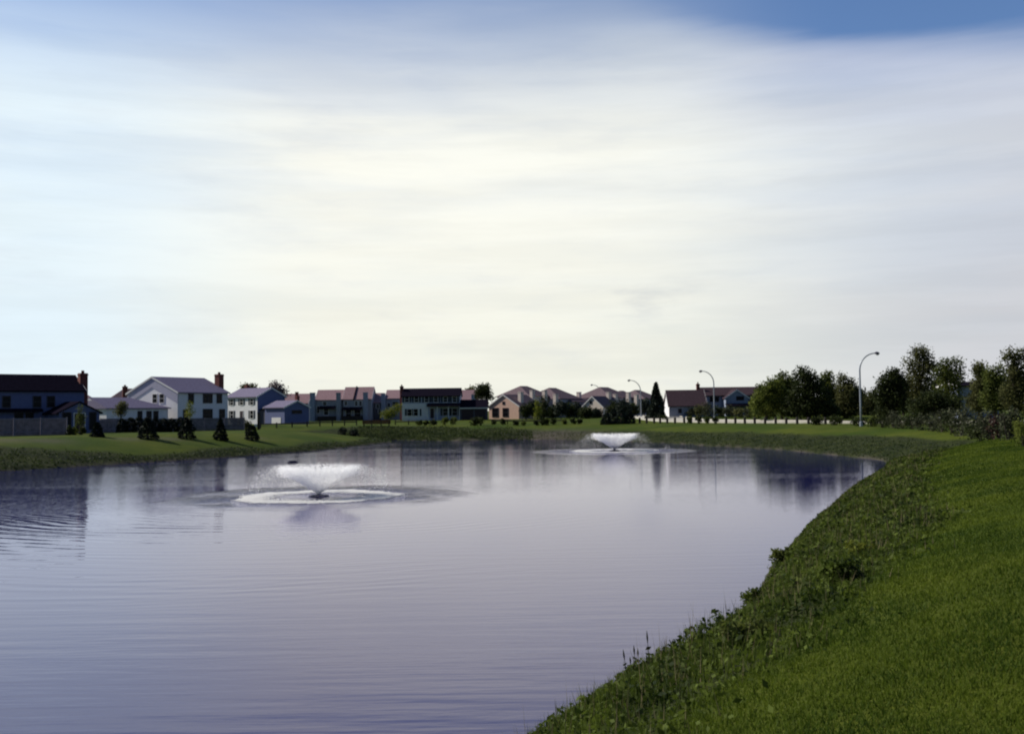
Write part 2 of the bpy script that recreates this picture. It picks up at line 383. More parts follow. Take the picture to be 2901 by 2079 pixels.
def on_mesh(X, Y):
    i = np.clip(np.searchsorted(gx_, X)-1, 0, nx-2); j = np.clip(np.searchsorted(gy_, Y)-1, 0, ny-2)
    u = (X-gx_[i])/(gx_[i+1]-gx_[i]); v = (Y-gy_[j])/(gy_[j+1]-gy_[j])
    return (GZ[j, i]*(1-u)+GZ[j, i+1]*u)*(1-v) + (GZ[j+1, i]*(1-u)+GZ[j+1, i+1]*u)*v
I = np.arange(nx*ny).reshape(ny, nx)
F = np.stack([I[:-1, :-1], I[:-1, 1:], I[1:, 1:], I[1:, :-1]], -1).reshape(-1, 4)
g = np_obj('ground', np.stack([GX, GY, GZ], -1).reshape(-1, 3), F, M['ground'], smooth=True)
ca = g.data.color_attributes.new('cover', 'FLOAT_COLOR', 'POINT')
ca.data.foreach_set('color', np.stack([GR, GS, GR*0, GR*0+1], -1).astype(np.float32).ravel())
tag(g, 'mown green lawn and rough banks sloping down to the pond', 'ground', kind='structure')

# water ------------------------------------------------------------
f1x, f1y = WP(903, 1406); f2x, f2y = WP(1741, 1277)
wm = bpy.data.materials.new('pond_water'); wm.use_nodes = True; t = wm.node_tree
t.nodes.remove(t.nodes['Principled BSDF'])
gls = N(t, 'ShaderNodeBsdfGlossy'); gls.inputs['Roughness'].default_value = 0.03; gls.inputs['Color'].default_value = (0.94, 0.915, 1.0, 1)
bod = N(t, 'ShaderNodeBsdfDiffuse'); bod.inputs['Color'].default_value = (0.014, 0.015, 0.095, 1)
fr = N(t, 'ShaderNodeFresnel'); fr.inputs['IOR'].default_value = 1.37
mxw = N(t, 'ShaderNodeMixShader'); t.links.new(fr.outputs[0], mxw.inputs[0]); t.links.new(bod.outputs[0], mxw.inputs[1]); t.links.new(gls.outputs[0], mxw.inputs[2])
t.links.new(mxw.outputs[0], t.nodes['Material Output'].inputs[0])
geo = N(t, 'ShaderNodeNewGeometry')
def wn(scale, rot=0, det=3, rough=0.5):
    mp = N(t, 'ShaderNodeMapping'); mp.inputs['Scale'].default_value = scale; mp.inputs['Rotation'].default_value = (0, 0, rot)
    t.links.new(geo.outputs['Position'], mp.inputs[0])
    n = N(t, 'ShaderNodeTexNoise'); n.inputs['Scale'].default_value = 1; n.inputs['Detail'].default_value = det; n.inputs['Roughness'].default_value = rough
    t.links.new(mp.outputs[0], n.inputs[0]); return n.outputs[0]
def dist_to(cx, cy):
    v = N(t, 'ShaderNodeVectorMath', operation='DISTANCE'); t.links.new(geo.outputs['Position'], v.inputs[0]); v.inputs[1].default_value = (cx, cy, 0)
    return v.outputs['Value']
gsx = N(t, 'ShaderNodeSeparateXYZ'); t.links.new(geo.outputs['Position'], gsx.inputs[0]); geo_x = gsx.outputs[0]
d1, d2 = dist_to(f1x, f1y), dist_to(f2x, f2y)
warp = wn((0.08, 0.08, 1), 0, 2)
swell = math_n(t, 'SINE', math_n(t, 'MULTIPLY', math_n(t, 'ADD', d1, math_n(t, 'MULTIPLY', warp, 5.0)), 7.0))
swell2 = math_n(t, 'SINE', math_n(t, 'MULTIPLY', math_n(t, 'ADD', d1, math_n(t, 'MULTIPLY', wn((0.05, 0.11, 1), 0.5, 2), 7.0)), 11.3))
patch = mapr(t, wn((0.04, 0.10, 1), 0.2, 3), 0.40, 0.62)
ring_h = math_n(t, 'MULTIPLY', math_n(t, 'ADD', swell, math_n(t, 'MULTIPLY', swell2, 0.6)), math_n(t, 'MULTIPLY', math_n(t, 'MULTIPLY', patch, mapr(t, geo_x, 8, -8)), mapr(t, d1, 10, 30, 0.0026, 0.0016)))
ripple = math_n(t, 'MULTIPLY', wn((1.6, 4.2, 1), 0.12, 3), 0.0085)
fine = math_n(t, 'MULTIPLY', wn((5, 11, 1), -0.1, 2), 0.0022)
sp_ = N(t, 'ShaderNodeSeparateXYZ'); t.links.new(geo.outputs['Position'], sp_.inputs[0])
leftrough = math_n(t, 'MULTIPLY', mapr(t, sp_.outputs[0], -12, -30), mapr(t, sp_.outputs[1], 30, 60))
amb = math_n(t, 'ADD', mapr(t, sp_.outputs[1], 25, 95, 0.30, 0.80), math_n(t, 'MULTIPLY', leftrough, 0.8))
wind = mapr(t, wn((0.045, 0.14, 1), 0.15, 3), 0.36, 0.64, 0.75, 1.2)
chop = math_n(t, 'MULTIPLY', math_n(t, 'MULTIPLY', math_n(t, 'ADD', ripple, fine), amb), wind)
near1 = math_n(t, 'MULTIPLY', mapr(t, d1, 8.8, 4.0), mapr(t, wn((0.30, 0.30, 1), 0, 2), 0.34, 0.60, 0.25, 1.0)); near2 = mapr(t, d2, 9.5, 5.0)
splash = math_n(t, 'MULTIPLY', wn((1.9, 1.9, 1), 0, 4, 0.6), math_n(t, 'MULTIPLY', math_n(t, 'MAXIMUM', near1, near2), 0.17))
nearw = math_n(t, 'MULTIPLY', math_n(t, 'MULTIPLY', wn((0.22, 2.0, 1), 0.04, 3), mapr(t, sp_.outputs[1], 46, 16)), 0.011)
h = math_n(t, 'ADD', math_n(t, 'ADD', math_n(t, 'ADD', ring_h, chop), splash), nearw)
bp = N(t, 'ShaderNodeBump'); bp.inputs['Strength'].default_value = 1.0; bp.inputs['Distance'].default_value = 1.0
t.links.new(h, bp.inputs['Height'])
for n_ in (gls, bod, fr): t.links.new(bp.outputs[0], n_.inputs['Normal'])
M['water'] = wm
mb = MB()
for i in range(12):
    for j in range(14):
        x0, x1 = -95 + i*12, -95 + (i+1)*12; y0, y1 = -25 + j*14, -25 + (j+1)*14
        mb.poly([(x0, y0, 0), (x1, y0, 0), (x1, y1, 0), (x0, y1, 0)])
tag(mb.build('water', M['water']), 'still pond water reflecting the pale sky', 'water', kind='structure')

# road behind the posts ---------------------------------------------
rv, rf, kv, kf = [], [], [], []
RP = np.array([(150, 64), (95, 92), (60, 118), (42, 138), (30, 156), (23, 171), (20.5, 188), (21, 212), (22, 250), (20, 330), (10, 420)], float)
sd = np.concatenate([[0], np.cumsum(np.hypot(*np.diff(RP, axis=0).T))]); st = np.linspace(0, sd[-1], 190)
xs, ys = np.interp(st, sd, RP[:, 0]), np.interp(st, sd, RP[:, 1])
for _ in range(12): xs[1:-1] = (xs[:-2] + xs[1:-1]*2 + xs[2:])/4; ys[1:-1] = (ys[:-2] + ys[1:-1]*2 + ys[2:])/4
tx = np.gradient(xs); ty = np.gradient(ys); ln = np.hypot(tx, ty); nxr, nyr = ty/ln, -tx/ln
offs = np.linspace(2.2, 9.6, 6)
RX = xs[:, None] + nxr[:, None]*offs; RY = ys[:, None] + nyr[:, None]*offs
RZ = ground(RX, RY) + 0.10
I = np.arange(RX.size).reshape(RX.shape)
np_obj('road', np.stack([RX, RY, RZ], -1).reshape(-1, 3), np.stack([I[:-1, :-1], I[1:, :-1], I[1:, 1:], I[:-1, 1:]], -1).reshape(-1, 4), M['concrete'], smooth=True)
tag(bpy.data.objects['road'], 'pale concrete road curving past the pond behind the posts', 'road', kind='structure')
mb = MB()
for off in (2.0, 9.7):
    px_, py_ = xs + nxr*off, ys + nyr*off; zz_ = ground(px_, py_) + 0.10
    for k in range(len(xs)-1):
        a, c = (px_[k], py_[k]), (px_[k+1], py_[k+1]); w = 0.09
        n0, n1_ = (nxr[k]*w, nyr[k]*w), (nxr[k+1]*w, nyr[k+1]*w)
        mb.poly([(a[0]-n0[0], a[1]-n0[1], zz_[k]+.12), (c[0]-n1_[0], c[1]-n1_[1], zz_[k+1]+.12), (c[0]+n1_[0], c[1]+n1_[1], zz_[k+1]+.12), (a[0]+n0[0], a[1]+n0[1], zz_[k]+.12)])
        for sg in (-1, 1):
            mb.poly([(a[0]+sg*n0[0], a[1]+sg*n0[1], zz_[k]-.2), (c[0]+sg*n1_[0], c[1]+sg*n1_[1], zz_[k+1]-.2), (c[0]+sg*n1_[0], c[1]+sg*n1_[1], zz_[k+1]+.12), (a[0]+sg*n0[0], a[1]+sg*n0[1], zz_[k]+.12)])
tag(mb.build('kerb', M['kerb']), 'concrete kerbs along both sides of the road', 'kerb', kind='structure')

# ------------------------------------------------------------------ houses
def add_window(root, p, n, w, h, frame=None, shutters=False, name='window', pane=None, bars=True):
    """p = centre of the window on the wall in the house's own space, n = outward normal (nx, ny)"""
    nx_, ny_ = n; ux, uy = -ny_, nx_
    def q(u, v, o): return (p[0] + ux*u + nx_*o, p[1] + uy*u + ny_*o, p[2] + v)
    def slab(mb, u0, u1, v0, v1, o0, o1):
        i = len(mb.v)
        mb.v += [q(u, v, o) for o in (o0, o1) for v in (v0, v1) for u in (u0, u1)]
        mb.f += [tuple(i+k for k in f) for f in ((0, 2, 3, 1), (4, 5, 7, 6), (0, 1, 5, 4), (2, 6, 7, 3), (0, 4, 6, 2), (1, 3, 7, 5))]
    f = MB(); fw = 0.09
    slab(f, -w/2-fw, -w/2, -h/2-fw, h/2+fw, -.02, .07); slab(f, w/2, w/2+fw, -h/2-fw, h/2+fw, -.02, .07)
    slab(f, -w/2, w/2, h/2, h/2+fw, -.02, .07); slab(f, -w/2, w/2, -h/2-fw, -h/2, -.02, .09)
    if bars: slab(f, -w/2, w/2, -.025, .025, .0, .055)
    fo = f.build(name, frame or M['trim'], root)
    g_ = MB(); slab(g_, -w/2, w/2, -h/2, h/2, -.02, .03); g_.build('door_panel' if name == 'door' else 'pane', pane or M['glass'], fo)
    if shutters:
        for sg in (-1, 1):
            s_ = MB(); c0 = sg*(w/2 + fw + 0.02); c1 = sg*(w/2 + fw + 0.45)
            slab(s_, min(c0, c1), max(c0, c1), -h/2-.04, h/2+.04, .0, .05); s_.build('shutter', M['shutter'], root)
    return fo
def add_block(root, x0, x1, y0, y1, eave, ridge, wall, roof, axis='x', hip=None, oh=0.35, base=-0.8, wname='wall', rname='roof', trim=True):
    """walls and a pitched roof; hip = how far each ridge end is drawn in"""
    if axis == 'x': a0, a1, b0, b1 = x0, x1, y0, y1
    else: a0, a1, b0, b1 = y0, y1, x0, x1
    bm_ = (b0+b1)/2; sl_ = (ridge-eave)/(bm_-b0); th = 0.16
    P = (lambda a, bb, z: (a, bb, z)) if axis == 'x' else (lambda a, bb, z: (bb, a, z))
    if hip is None:
        MB().prism([(b0, base), (b1, base), (b1, eave), (bm_, ridge), (b0, eave)], axis, a0, a1).build(wname, wall, root)
        e = 0.004
        MB().prism([(b0-oh, eave-oh*sl_+e), (bm_, ridge+e), (b1+oh, eave-oh*sl_+e), (b1+oh, eave-oh*sl_+th), (bm_, ridge+th), (b0-oh, eave-oh*sl_+th)], axis, a0-oh*.6, a1+oh*.6).build(rname, roof, root)
        if trim:
            for k in (a0-oh*.6-.03, a1+oh*.6):
                MB().prism([(b0-oh, eave-oh*sl_-.10), (bm_, ridge-.10), (b1+oh, eave-oh*sl_-.10), (b1+oh, eave-oh*sl_+th+.02), (bm_, ridge+th+.02), (b0-oh, eave-oh*sl_+th+.02)], axis, k, k+.03).build('barge_board', M['trim'], root)
    else:
        mb = MB()
        if axis == 'x': mb.box(x0, x1, y0, y1, base, eave)
        else: mb.box(x0, x1, y0, y1, base, eave)
        mb.build(wname, wall, root)
        z0, z1 = eave+.004, ridge; h0, h1 = hip
        A = [P(a0-oh, b0-oh, z0), P(a1+oh, b0-oh, z0), P(a1+oh, b1+oh, z0), P(a0-oh, b1+oh, z0)]
        U = [(v[0], v[1], v[2]+.14) for v in A]
        r0, r1 = P(a0+h0, bm_, z1+.14), P(a1-h1, bm_, z1+.14)
        mb = MB(); mb.poly(A)
        for k in range(4): mb.poly([A[k], A[(k+1) % 4], U[(k+1) % 4], U[k]])
        mb.poly([U[0], U[1], r1, r0]); mb.poly([U[1], U[2], r1]); mb.poly([U[2], U[3], r0, r1]); mb.poly([U[3], U[0], r0])
        mb.build(rname, roof, root)
def add_chimney(root, x, y, w, z0, z1, m=None, pot=True):
    mb = MB().box(x-w/2, x+w/2, y-w/2, y+w/2, z0, z1).box(x-w/2-.06, x+w/2+.06, y-w/2-.06, y+w/2+.06, z1-.28, z1-.14)
    c = mb.build('chimney', m or M['brick'], root)
    if pot: MB().tube([(x, y, z1-.02), (x, y, z1+.35)], [w*.22, w*.2], 8).build('chimney_pot', m or M['brick'], c)
def house(name, label, px, D, rz, cat='house', group=None, zoff=0):
    X = PX(px, D); z = gz(X, D) + zoff
    r = thing(name, label, cat, (X, D, z), R(rz), group); r['base_z'] = z
    return r, z

# H1 blue-grey house at the left edge -------------------------------------------------
GH = 'houses around the pond'
r, z = house('house', 'dark blue two-storey house with brick chimney at the far left behind a board fence', 238, 128, 41, group=GH)
add_block(r, -14.5, 0, 0, 8, 7.5-z, 9.45-z, M['siding_blue'], M['roof_dark'])
add_chimney(r, 0.45, 1.9, 0.95, -0.5, 9.75-z)
for u in (-11.7, -9.0, -5.55, -3.95): add_window(r, (u, 0, 6.15-z), (0, -1), 0.8, 1.25, M['trim_dark'])
for u, w in ((-11.7, 0.9), (-7.6, 0.9), (-6.4, 0.8)): add_window(r, (u, 0, 4.1-z), (0, -1), w, 1.3, M['trim_dark'])
MB().prism([(-.75, 5.02-z), (0, 5.34-z), (0, 5.24-z), (-.75, 4.92-z)], 'x', -14.5, -5.0).build('pent_roof', M['roof_dark'], r)
add_block(r, -4.6, 0.1, -5.2, -0.02, 4.75-z, 5.95-z, M['siding_blue'], M['roof_dark'], axis='y', wname='porch_wall', rname='porch_roof', trim=False)
add_window(r, (-3.7, -5.2, 3.75-z), (0, -1), 0.9, 2.0, M['trim_dark'], bars=False)
add_window(r, (-2.25, -5.2, 3.55-z), (0, -1), 1.2, 2.2, M['siding_white'], name='door', pane=M['door'], bars=False)
add_window(r, (-0.7, -5.2, 3.75-z), (0, -1), 0.7, 2.0, M['trim_dark'], bars=False)

# H2 white house ------------------------------------------------------------------------
r, z = house('house', 'white two-storey house with grey roof, brick chimney and a low front wing', 503, 160, 60, group=GH)
add_block(r, 0, 10.6, 0, 11.4, 7.85-z, 10.3-z, M['siding_white'], M['roof_grey'])
add_chimney(r, 11.1, 2.5, 1.05, -0.5, 11.0-z)
for u, w in ((2.7, 1.0), (5.7, 0.85), (6.7, 0.85), (8.7, 1.0)): add_window(r, (u, 0, 6.9-z), (0, -1), w, 1.35, M['trim_dark'])
for u, w, h_ in ((1.6, 0.8, 1.6), (6.2, 1.9, 1.7), (9.3, 1.1, 1.6)): add_window(r, (u, 0, 4.3-z), (0, -1), w, h_, M['trim_dark'])
for v in (5.1, 3.5): add_window(r, (0, v, 6.95-z), (-1, 0), 1.0, 1.35)
MB().prism([(-.1, 7.7-z), (5.7, 10.22-z), (11.5, 7.7-z), (11.5, 6.1-z), (9.6, 7.0-z), (5.7, 8.75-z), (1.8, 7.0-z), (-.1, 6.1-z)], 'x', -0.09, -0.004).build('gable_band', M['siding_lav'], r)
MB().prism([(1.1, -.8), (8.9, -.8), (8.9, 5.28-z), (5.0, 6.9-z), (1.1, 5.28-z)], 'x', -12.29, -12.204).build('wing_gable_wall', M['siding_white'], r)
add_block(r, -12.2, -0.9, 1.1, 8.9, 5.3-z, 6.95-z, M['siding_white'], M['roof_grey'], hip=(0.02, 4.2), wname='wing_wall', rname='wing_roof')
for u, w in ((-6.3, 0.7), (-4.6, 0.8), (-3.3, 0.8)): add_window(r, (u, 1.1, 4.35-z), (0, -1), w, 1.1, M['trim_dark'])

# H3, H3b roofs farther back at the left
r, z = house('house', 'brown-roofed house with a chimney rising behind the white house at left', 322, 236, 25, group=GH)
add_block(r, -1, 12, 0, 9, 7.6-z, 10.5-z, M['siding_grey'], M['roof_brown'], hip=(3.5, 3.5))
add_chimney(r, 2.4, -0.2, 1.1, -0.5, 11.0-z)
r, z = house('house', 'far house of which only a reddish roof peak shows beside the dark blue house', 238, 262, 10, group=GH)
add_block(r, -6, 3, 0, 8, 7.0-z, 9.6-z, M['siding_grey'], M['roof_pink'], hip=(3.0, 3.0))

# H5 white house with the dark gable
r, z = house('house', 'white house with shutters and a dark blue gable end facing the pond', 729, 200, -38, group=GH)
add_block(r, -9.6, 0, 0, 6.8, 7.7-z, 9.35-z, M['siding_white'], M['roof_grey'])
MB().prism([(0.02, -0.6), (6.78, -0.6), (6.78, 7.68-z), (3.4, 9.3-z), (0.02, 7.68-z)], 'x', 0.0, 0.09).build('gable_wall', M['siding_blue'], r)
for u in (-8.0, -4.9, -1.7): add_window(r, (u, 0, 6.7-z), (0, -1), 0.95, 1.15, shutters=True)
for u in (-8.0, -1.7): add_window(r, (u, 0, 4.2-z), (0, -1), 0.95, 1.5, shutters=True)
add_window(r, (-4.9, 0, 3.9-z), (0, -1), 1.0, 2.0, name='door', pane=M['door'], bars=False)
add_chimney(r, -8.6, 4.2, 0.8, 6.5-z, 10.1-z)
MB().prism([(0.3, 5.0-z), (6.6, 6.6-z), (6.6, 6.75-z), (0.3, 5.15-z)], 'x', 0.1, 2.4).build('lean_to_roof', M['roof_dark'], r)
MB().prism([(0.5, -0.6), (6.5, -0.6), (6.5, 6.5-z), (0.5, 4.98-z)], 'x', 0.1, 2.0).build('lean_to_wall', M['siding_dark'], r)
# H5b garage
r, z = house('garage', 'small dark blue gabled garage beside the white shuttered house', 806, 188, -38, 'garage', GH)
add_block(r, -5.6, 0, 0, 5.8, 5.45-z, 6.6-z, M['siding_blue'], M['roof_grey'])
add_window(r, (0, 2.9, 4.6-z), (1, 0), 2.2, 0.5, M['trim_dark'], bars=False)
MB().box(-3.6, -1.0, -.06, 0.01, 0.0, 1.25).build('garage_door', M['trim'], r)
add_chimney(r, -2.6, 5.2, 0.6, 4.0-z, 7.6-z)
# dark peak behind H5
r, z = house('house', 'far house with only its chimney and roof showing above the shuttered white house', 655, 262, 0, group=GH)
add_block(r, -2.5, 6, 0, 8, 8.0-z, 10.1-z, M['siding_grey'], M['roof_brown'], hip=(2.5, 2.5)); add_chimney(r, 2.8, 2.0, 1.1, 6-z, 11.6-z)

# townhouses left of the colonial ----------------------------------------------------------
GT = 'pink-roofed townhouses'
def townhouse(label, xa, xb, ry, ey, D, rz=0, chases=(), windows=(), hip=None, roof='roof_pink', wall='siding_grey', party=None, depth=9, lower=None):
    r, z = house('townhouse', label, xa, D, rz, 'townhouse', GT)
    Wd = PX(xb, D) - PX(xa, D); xm = (xa+xb)/2
    rd = depth/2; rz_ = PZ(xm, ry, D+rd) - z; ez = PZ(xm, ey, D) - z
    add_block(r, 0, Wd, 0, depth, ez, rz_, M[wall], M[roof], hip=hip, oh=0.25)
    k = D/FPX
    for (c0, c1, ct, cm) in chases:
        a, b_ = (c0-xa)*k, (c1-xa)*k
        c = MB().box(a, b_, -0.75, -0.01, -0.6, PZ(c0, ct, D)-z).box(a-.06, b_+.06, -0.81, 0.05, PZ(c0, ct, D)-z, PZ(c0, ct, D)-z+.14)
        c.build('chimney_chase', M[cm], r)
    for (w0, w1, wt, wb) in windows:
        add_window(r, (((w0+w1)/2-xa)*k, 0, PZ(xm, (wt+wb)/2, D)-z), (0, -1), max(.5, (w1-w0)*k), max(.5, (wb-wt)*k), M['trim'])
    for pxx in (party or ()):
        u = (pxx-xa)*k
        MB().prism([(-0.35, ez-0.25), (rd, rz_+.02), (rd, rz_+.35), (-0.35, ez+.18)], 'x', u-.14, u+.14).build('party_wall', M['roof_dark'], r)
    if lower:
        l0, l1, lt = lower; a, b_ = (l0-xa)*k, (l1-xa)*k
        MB().prism([(-1.6, PZ(xm, lt+7, D)-z), (-.01, PZ(xm, lt, D)-z), (-.01, PZ(xm, lt, D)-z-.15), (-1.6, PZ(xm, lt+7, D)-z-.15)], 'x', a, b_).build('porch_roof', M['roof_dark'], r)
        MB().box(a, b_, -1.3, -.01, -.4, 1.1).build('patio_fence', M['wood'], r)
    return r
townhouse('distant townhouse with pink roof above the blue garage', 800, 872, 1117, 1143, 256, chases=[(838, 846, 1112, 'brick')])
townhouse('pink-roofed townhouse between the blue garage and the taller townhouse', 893, 968, 1106, 1133, 236, chases=[(880, 894, 1114, 'siding_slate'), (954, 966, 1114, 'siding_grey')],
          windows=[(915, 925, 1138, 1148), (898, 905, 1150, 1170), (918, 930, 1155, 1175)], lower=(902, 952, 1150))
townhouse('tallest pink-roofed townhouse with a dark dividing strip down its roof', 972, 1052, 1098, 1131, 236, party=[1003], hip=None,
          chases=[(1030, 1043, 1113, 'siding_slate')], windows=[(976, 984, 1137, 1147), (1006, 1013, 1137, 1149), (1018, 1025, 1137, 1149), (980, 995, 1160, 1182), (1004, 1022, 1160, 1182)], lower=(972, 1027, 1153))
townhouse('low pink-roofed townhouse right of the tallest one', 1054, 1081, 1115, 1141, 239, chases=[(1081, 1092, 1116, 'siding_slate')], windows=[(1066, 1074, 1146, 1156), (1072, 1078, 1160, 1170)], wall='siding_dark')
townhouse('pink-roofed townhouse against the left side of the black-roofed house', 1092, 1140, 1106, 1129, 242, windows=[(1112, 1130, 1138, 1151), (1098, 1106, 1142, 1152)])
townhouse('pink-roofed townhouse behind the right end of the black-roofed house', 1300, 1352, 1106, 1134, 262, chases=[(1336, 1350, 1119, 'siding_slate')])

# the colonial and its garage --------------------------------------------------------------
r, z = house('house', 'white colonial house with long black roof and shuttered windows across the pond', 1139, 222, 0, group=GH)
k = 222/FPX; Wc = (1303-1139)*k
ez = PZ(1220, 1122, 222) - z; rz_ = PZ(1220, 1101.5, 226) - z
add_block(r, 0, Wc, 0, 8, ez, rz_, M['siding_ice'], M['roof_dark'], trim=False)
add_chimney(r, -0.35, 3.0, 0.75, -0.5, PZ(1135, 1094, 225)-z)
for c in (1153, 1180, 1209, 1235, 1262, 1288):
    add_window(r, ((c-1139)*k, 0, PZ(c, 1131.5, 222)-z), (0, -1), 0.85, 1.15, shutters=True)
for c in (1160, 1178): add_window(r, ((c-1139)*k, 0, PZ(c, 1168, 222)-z), (0, -1), 0.9, 1.4, shutters=(c == 1160))
MB().box((1189-1139)*k, (1194-1139)*k, -.05, 0, PZ(1190, 1178, 222)-z, PZ(1190, 1158, 222)-z).build('shutter', M['shutter'], r)
add_window(r, ((1224.5-1139)*k, 0, PZ(1224, 1171, 222)-z), (0, -1), 0.85, 2.1, name='door', pane=M['door'], bars=False)
for c in (1262, 1288): add_window(r, ((c-1139)*k, 0, PZ(c, 1167, 222)-z), (0, -1), 1.05, 1.5, shutters=True)
MB().prism([(-1.5, PZ(1250, 1149.5, 222)-z), (0, PZ(1250, 1142, 222)-z), (0, PZ(1250, 1142, 222)-z-.14), (-1.5, PZ(1250, 1149.5, 222)-z-.16)], 'x', (1211-1139)*k, Wc+.2).build('porch_roof', M['roof_dark'], r)
for c in (1213, 1240, 1272, 1302):
    MB().box((c-1139)*k-.07, (c-1139)*k+.07, -1.42, -1.28, -.3, PZ(1250, 1149.5, 222)-z-.12).build('porch_post', M['trim'], r)
MB().prism([(0.03, -.6), ((1219-1139)*k, -.6), ((1206-1139)*k, PZ(1180, 1143, 222)-z), (0.03, PZ(1180, 1143, 222)-z)], 'y', -.03, -.002).build('painted_sun_patch', M['siding_white'], r)  # sunlit part of the wall, painted as a white panel on darker siding
ga = (1380-1139)*k
add_block(r, Wc+.02, ga, -1.2, 6.0, PZ(1340, 1154, 221)-z, PZ(1340, 1134, 225)-z, M['siding_dark'], M['roof_dark'], wname='garage_wall', rname='garage_roof', trim=False)
MB().box(Wc+.02, ga+.3, -1.66, -1.58, PZ(1340, 1157.5, 221)-z, PZ(1340, 1154.5, 221)-z).build('gutter', M['trim'], r)
for c0, c1 in ((1309, 1341), (1346, 1376)):
    MB().box((c0-1139)*k, (c1-1139)*k, -1.25, -1.18, -.2, PZ(1340, 1161, 221)-z).build('garage_door', M['door'], r)

# peach houses right of centre ----------------------------------------------------------------
def chase_at(root, z, px, top, D, w=0.55, rz=55):
    """a pale chimney chase standing on the house, given by where it shows"""
    inv = Matrix.Rotation(-root.rotation_euler.z, 3, 'Z')
    loc = inv @ (Vector((PX(px, D, top), D, 0)) - Vector((root.location.x, root.location.y, 0)))
    zt = PZ(px, top, D) - z
    MB().box(loc.x-w, loc.x+w, loc.y-w*.7, loc.y+w*.7, -0.5, zt).box(loc.x-w-.06, loc.x+w+.06, loc.y-w*.7-.06, loc.y+w*.7+.06, zt, zt+.14).build('chimney_chase', M['siding_pale'], root)
def local(root, px, D):
    inv = Matrix.Rotation(-root.rotation_euler.z, 3, 'Z')
    v = inv @ (Vector((PX(px, D), D, 0)) - Vector((root.location.x, root.location.y, 0))); return v.x, v.y
def peach(label, gx, apx, apy, ey, D, wid, hips, chases, wins, wall='siding_peach'):
    r, z = house('townhouse', label, gx, D, 55, 'townhouse', 'peach townhouses')
    add_block(r, 0, 9, 0, wid, PZ(gx, ey, D)-z, PZ(apx, apy, D+2)-z, M[wall], M['roof_brown'])
    for (cx, ry, e2, DD, L, dp, hp) in hips:
        u, v = local(r, cx, DD)
        add_block(r, u-L/2, u+L/2, v-dp/2, v+dp/2, PZ(cx, e2, DD-dp*.4)-z, PZ(cx, ry, DD)-z, M['siding_slate'], M['roof_brown'], hip=(hp, hp), wname='upper_wall', rname='upper_roof')
    for px, top, DD in chases: chase_at(r, z, px, top, DD)
    for (yy, zz_, w, h_) in wins: add_window(r, (0, yy, zz_), (-1, 0), w, h_, M['trim_dark'])
    return r
peach('peach-walled townhouses with white chimney stacks right of the black garage', 1470, 1424, 1119, 1150, 226, 8.2,
      [(1485, 1095, 1124, 243, 9, 9, 3.0), (1566, 1100, 1131, 248, 9.5, 10, 3.2), (1610, 1121, 1138, 250, 9, 8, 3.0)],
      [(1475, 1112, 229), (1508, 1107, 236), (1543, 1107, 238), (1574, 1118, 240)],
      [(6.4, 1.5, 1.6, 1.9), (3.6, 1.5, 1.4, 1.8), (4.1, 3.6, .5, .5)])
peach('pale-gabled townhouses with white chimney stacks behind the dark evergreens', 1708, 1664, 1124, 1152, 240, 5.6,
      [(1712, 1098, 1128, 256, 11, 10, 3.4), (1806, 1106, 1132, 262, 9, 9, 3.2), (1836, 1120, 1136, 266, 8, 8, 3.0), (1762, 1108, 1133, 262, 8, 8, 3)],
      [(1640, 1112, 250), (1724, 1112, 247), (1743, 1118, 250), (1780, 1112, 252), (1803, 1119, 254)],
      [(3.2, 3.4, .5, .6)], wall='siding_pale')

# brown-roofed house and plum-roofed house at right -------------------------------------------
D = 188; r, z = house('house', 'steep brown-roofed house with white left gable beside the pointed spruce', 1897, D, -2, group=GH)
k = D/FPX; ez = PZ(1930, 1147, D)-z
add_block(r, 0, 6.6, 0, 7.5, ez, PZ(1930, 1107, D+3.7)-z, M['siding_slate'], M['roof_plum'], oh=0.5)
MB().prism([(0.02, -.6), (7.48, -.6), (7.48, ez-.03), (3.75, PZ(1930, 1107, D+3.7)-z-.06), (.02, ez-.03)], 'x', -.08, -.003).build('gable_wall', M['siding_white'], r)
add_window(r, (1.9, 0, PZ(1923, 1164, D)-z), (0, -1), 0.5, 0.6, M['trim_dark'])
add_window(r, (4.2, 0, PZ(1940, 1166, D)-z), (0, -1), 0.9, 1.0, M['trim_dark'])
D = 196; r, z = house('house', 'long plum-roofed house with blue front gable at right beside the trees', 1990, D, 0, group=GH)
k = D/FPX; ez = PZ(2070, 1120, D)-z
add_block(r, 0, 14, 0, 8, ez, PZ(2070, 1098.5, D+4)-z, M['siding_slate'], M['roof_plum'])
add_chimney(r, -0.3, 2.5, 0.6, -.5, PZ(1988, 1087, D+2)-z)
add_block(r, (2049-1990)*k, (2112-1990)*k, -2.6, 4.0, PZ(2080, 1127, D-2.6)-z, PZ(2080, 1105, D-2.6)-z, M['siding_slate'], M['roof_plum'], axis='y', wname='front_gable_wall', rname='front_gable_roof', oh=0.25)
add_window(r, ((2089-1990)*k, -2.6, PZ(2089, 1128, D-2.6)-z), (0, -1), 1.3, 0.6, M['trim_dark'])
MB().prism([(-4.0, PZ(2080, 1149, D)-z), (-2.61, PZ(2080, 1143, D)-z), (-2.61, PZ(2080, 1143, D)-z-.15), (-4.0, PZ(2080, 1149, D)-z-.15)], 'x', (2047-1990)*k, (2116-1990)*k).build('porch_roof', M['roof_dark'], r)
for u in (1.9, 2.8, 10.5): add_window(r, (u, 0, PZ(2030, 1131, D)-z), (0, -1), 0.7, 0.8, M['trim_dark'])
D = 152; r, z = house('house', 'dark blue house showing in the gap between the tall trees at right', 2716, D, 0, group=GH)
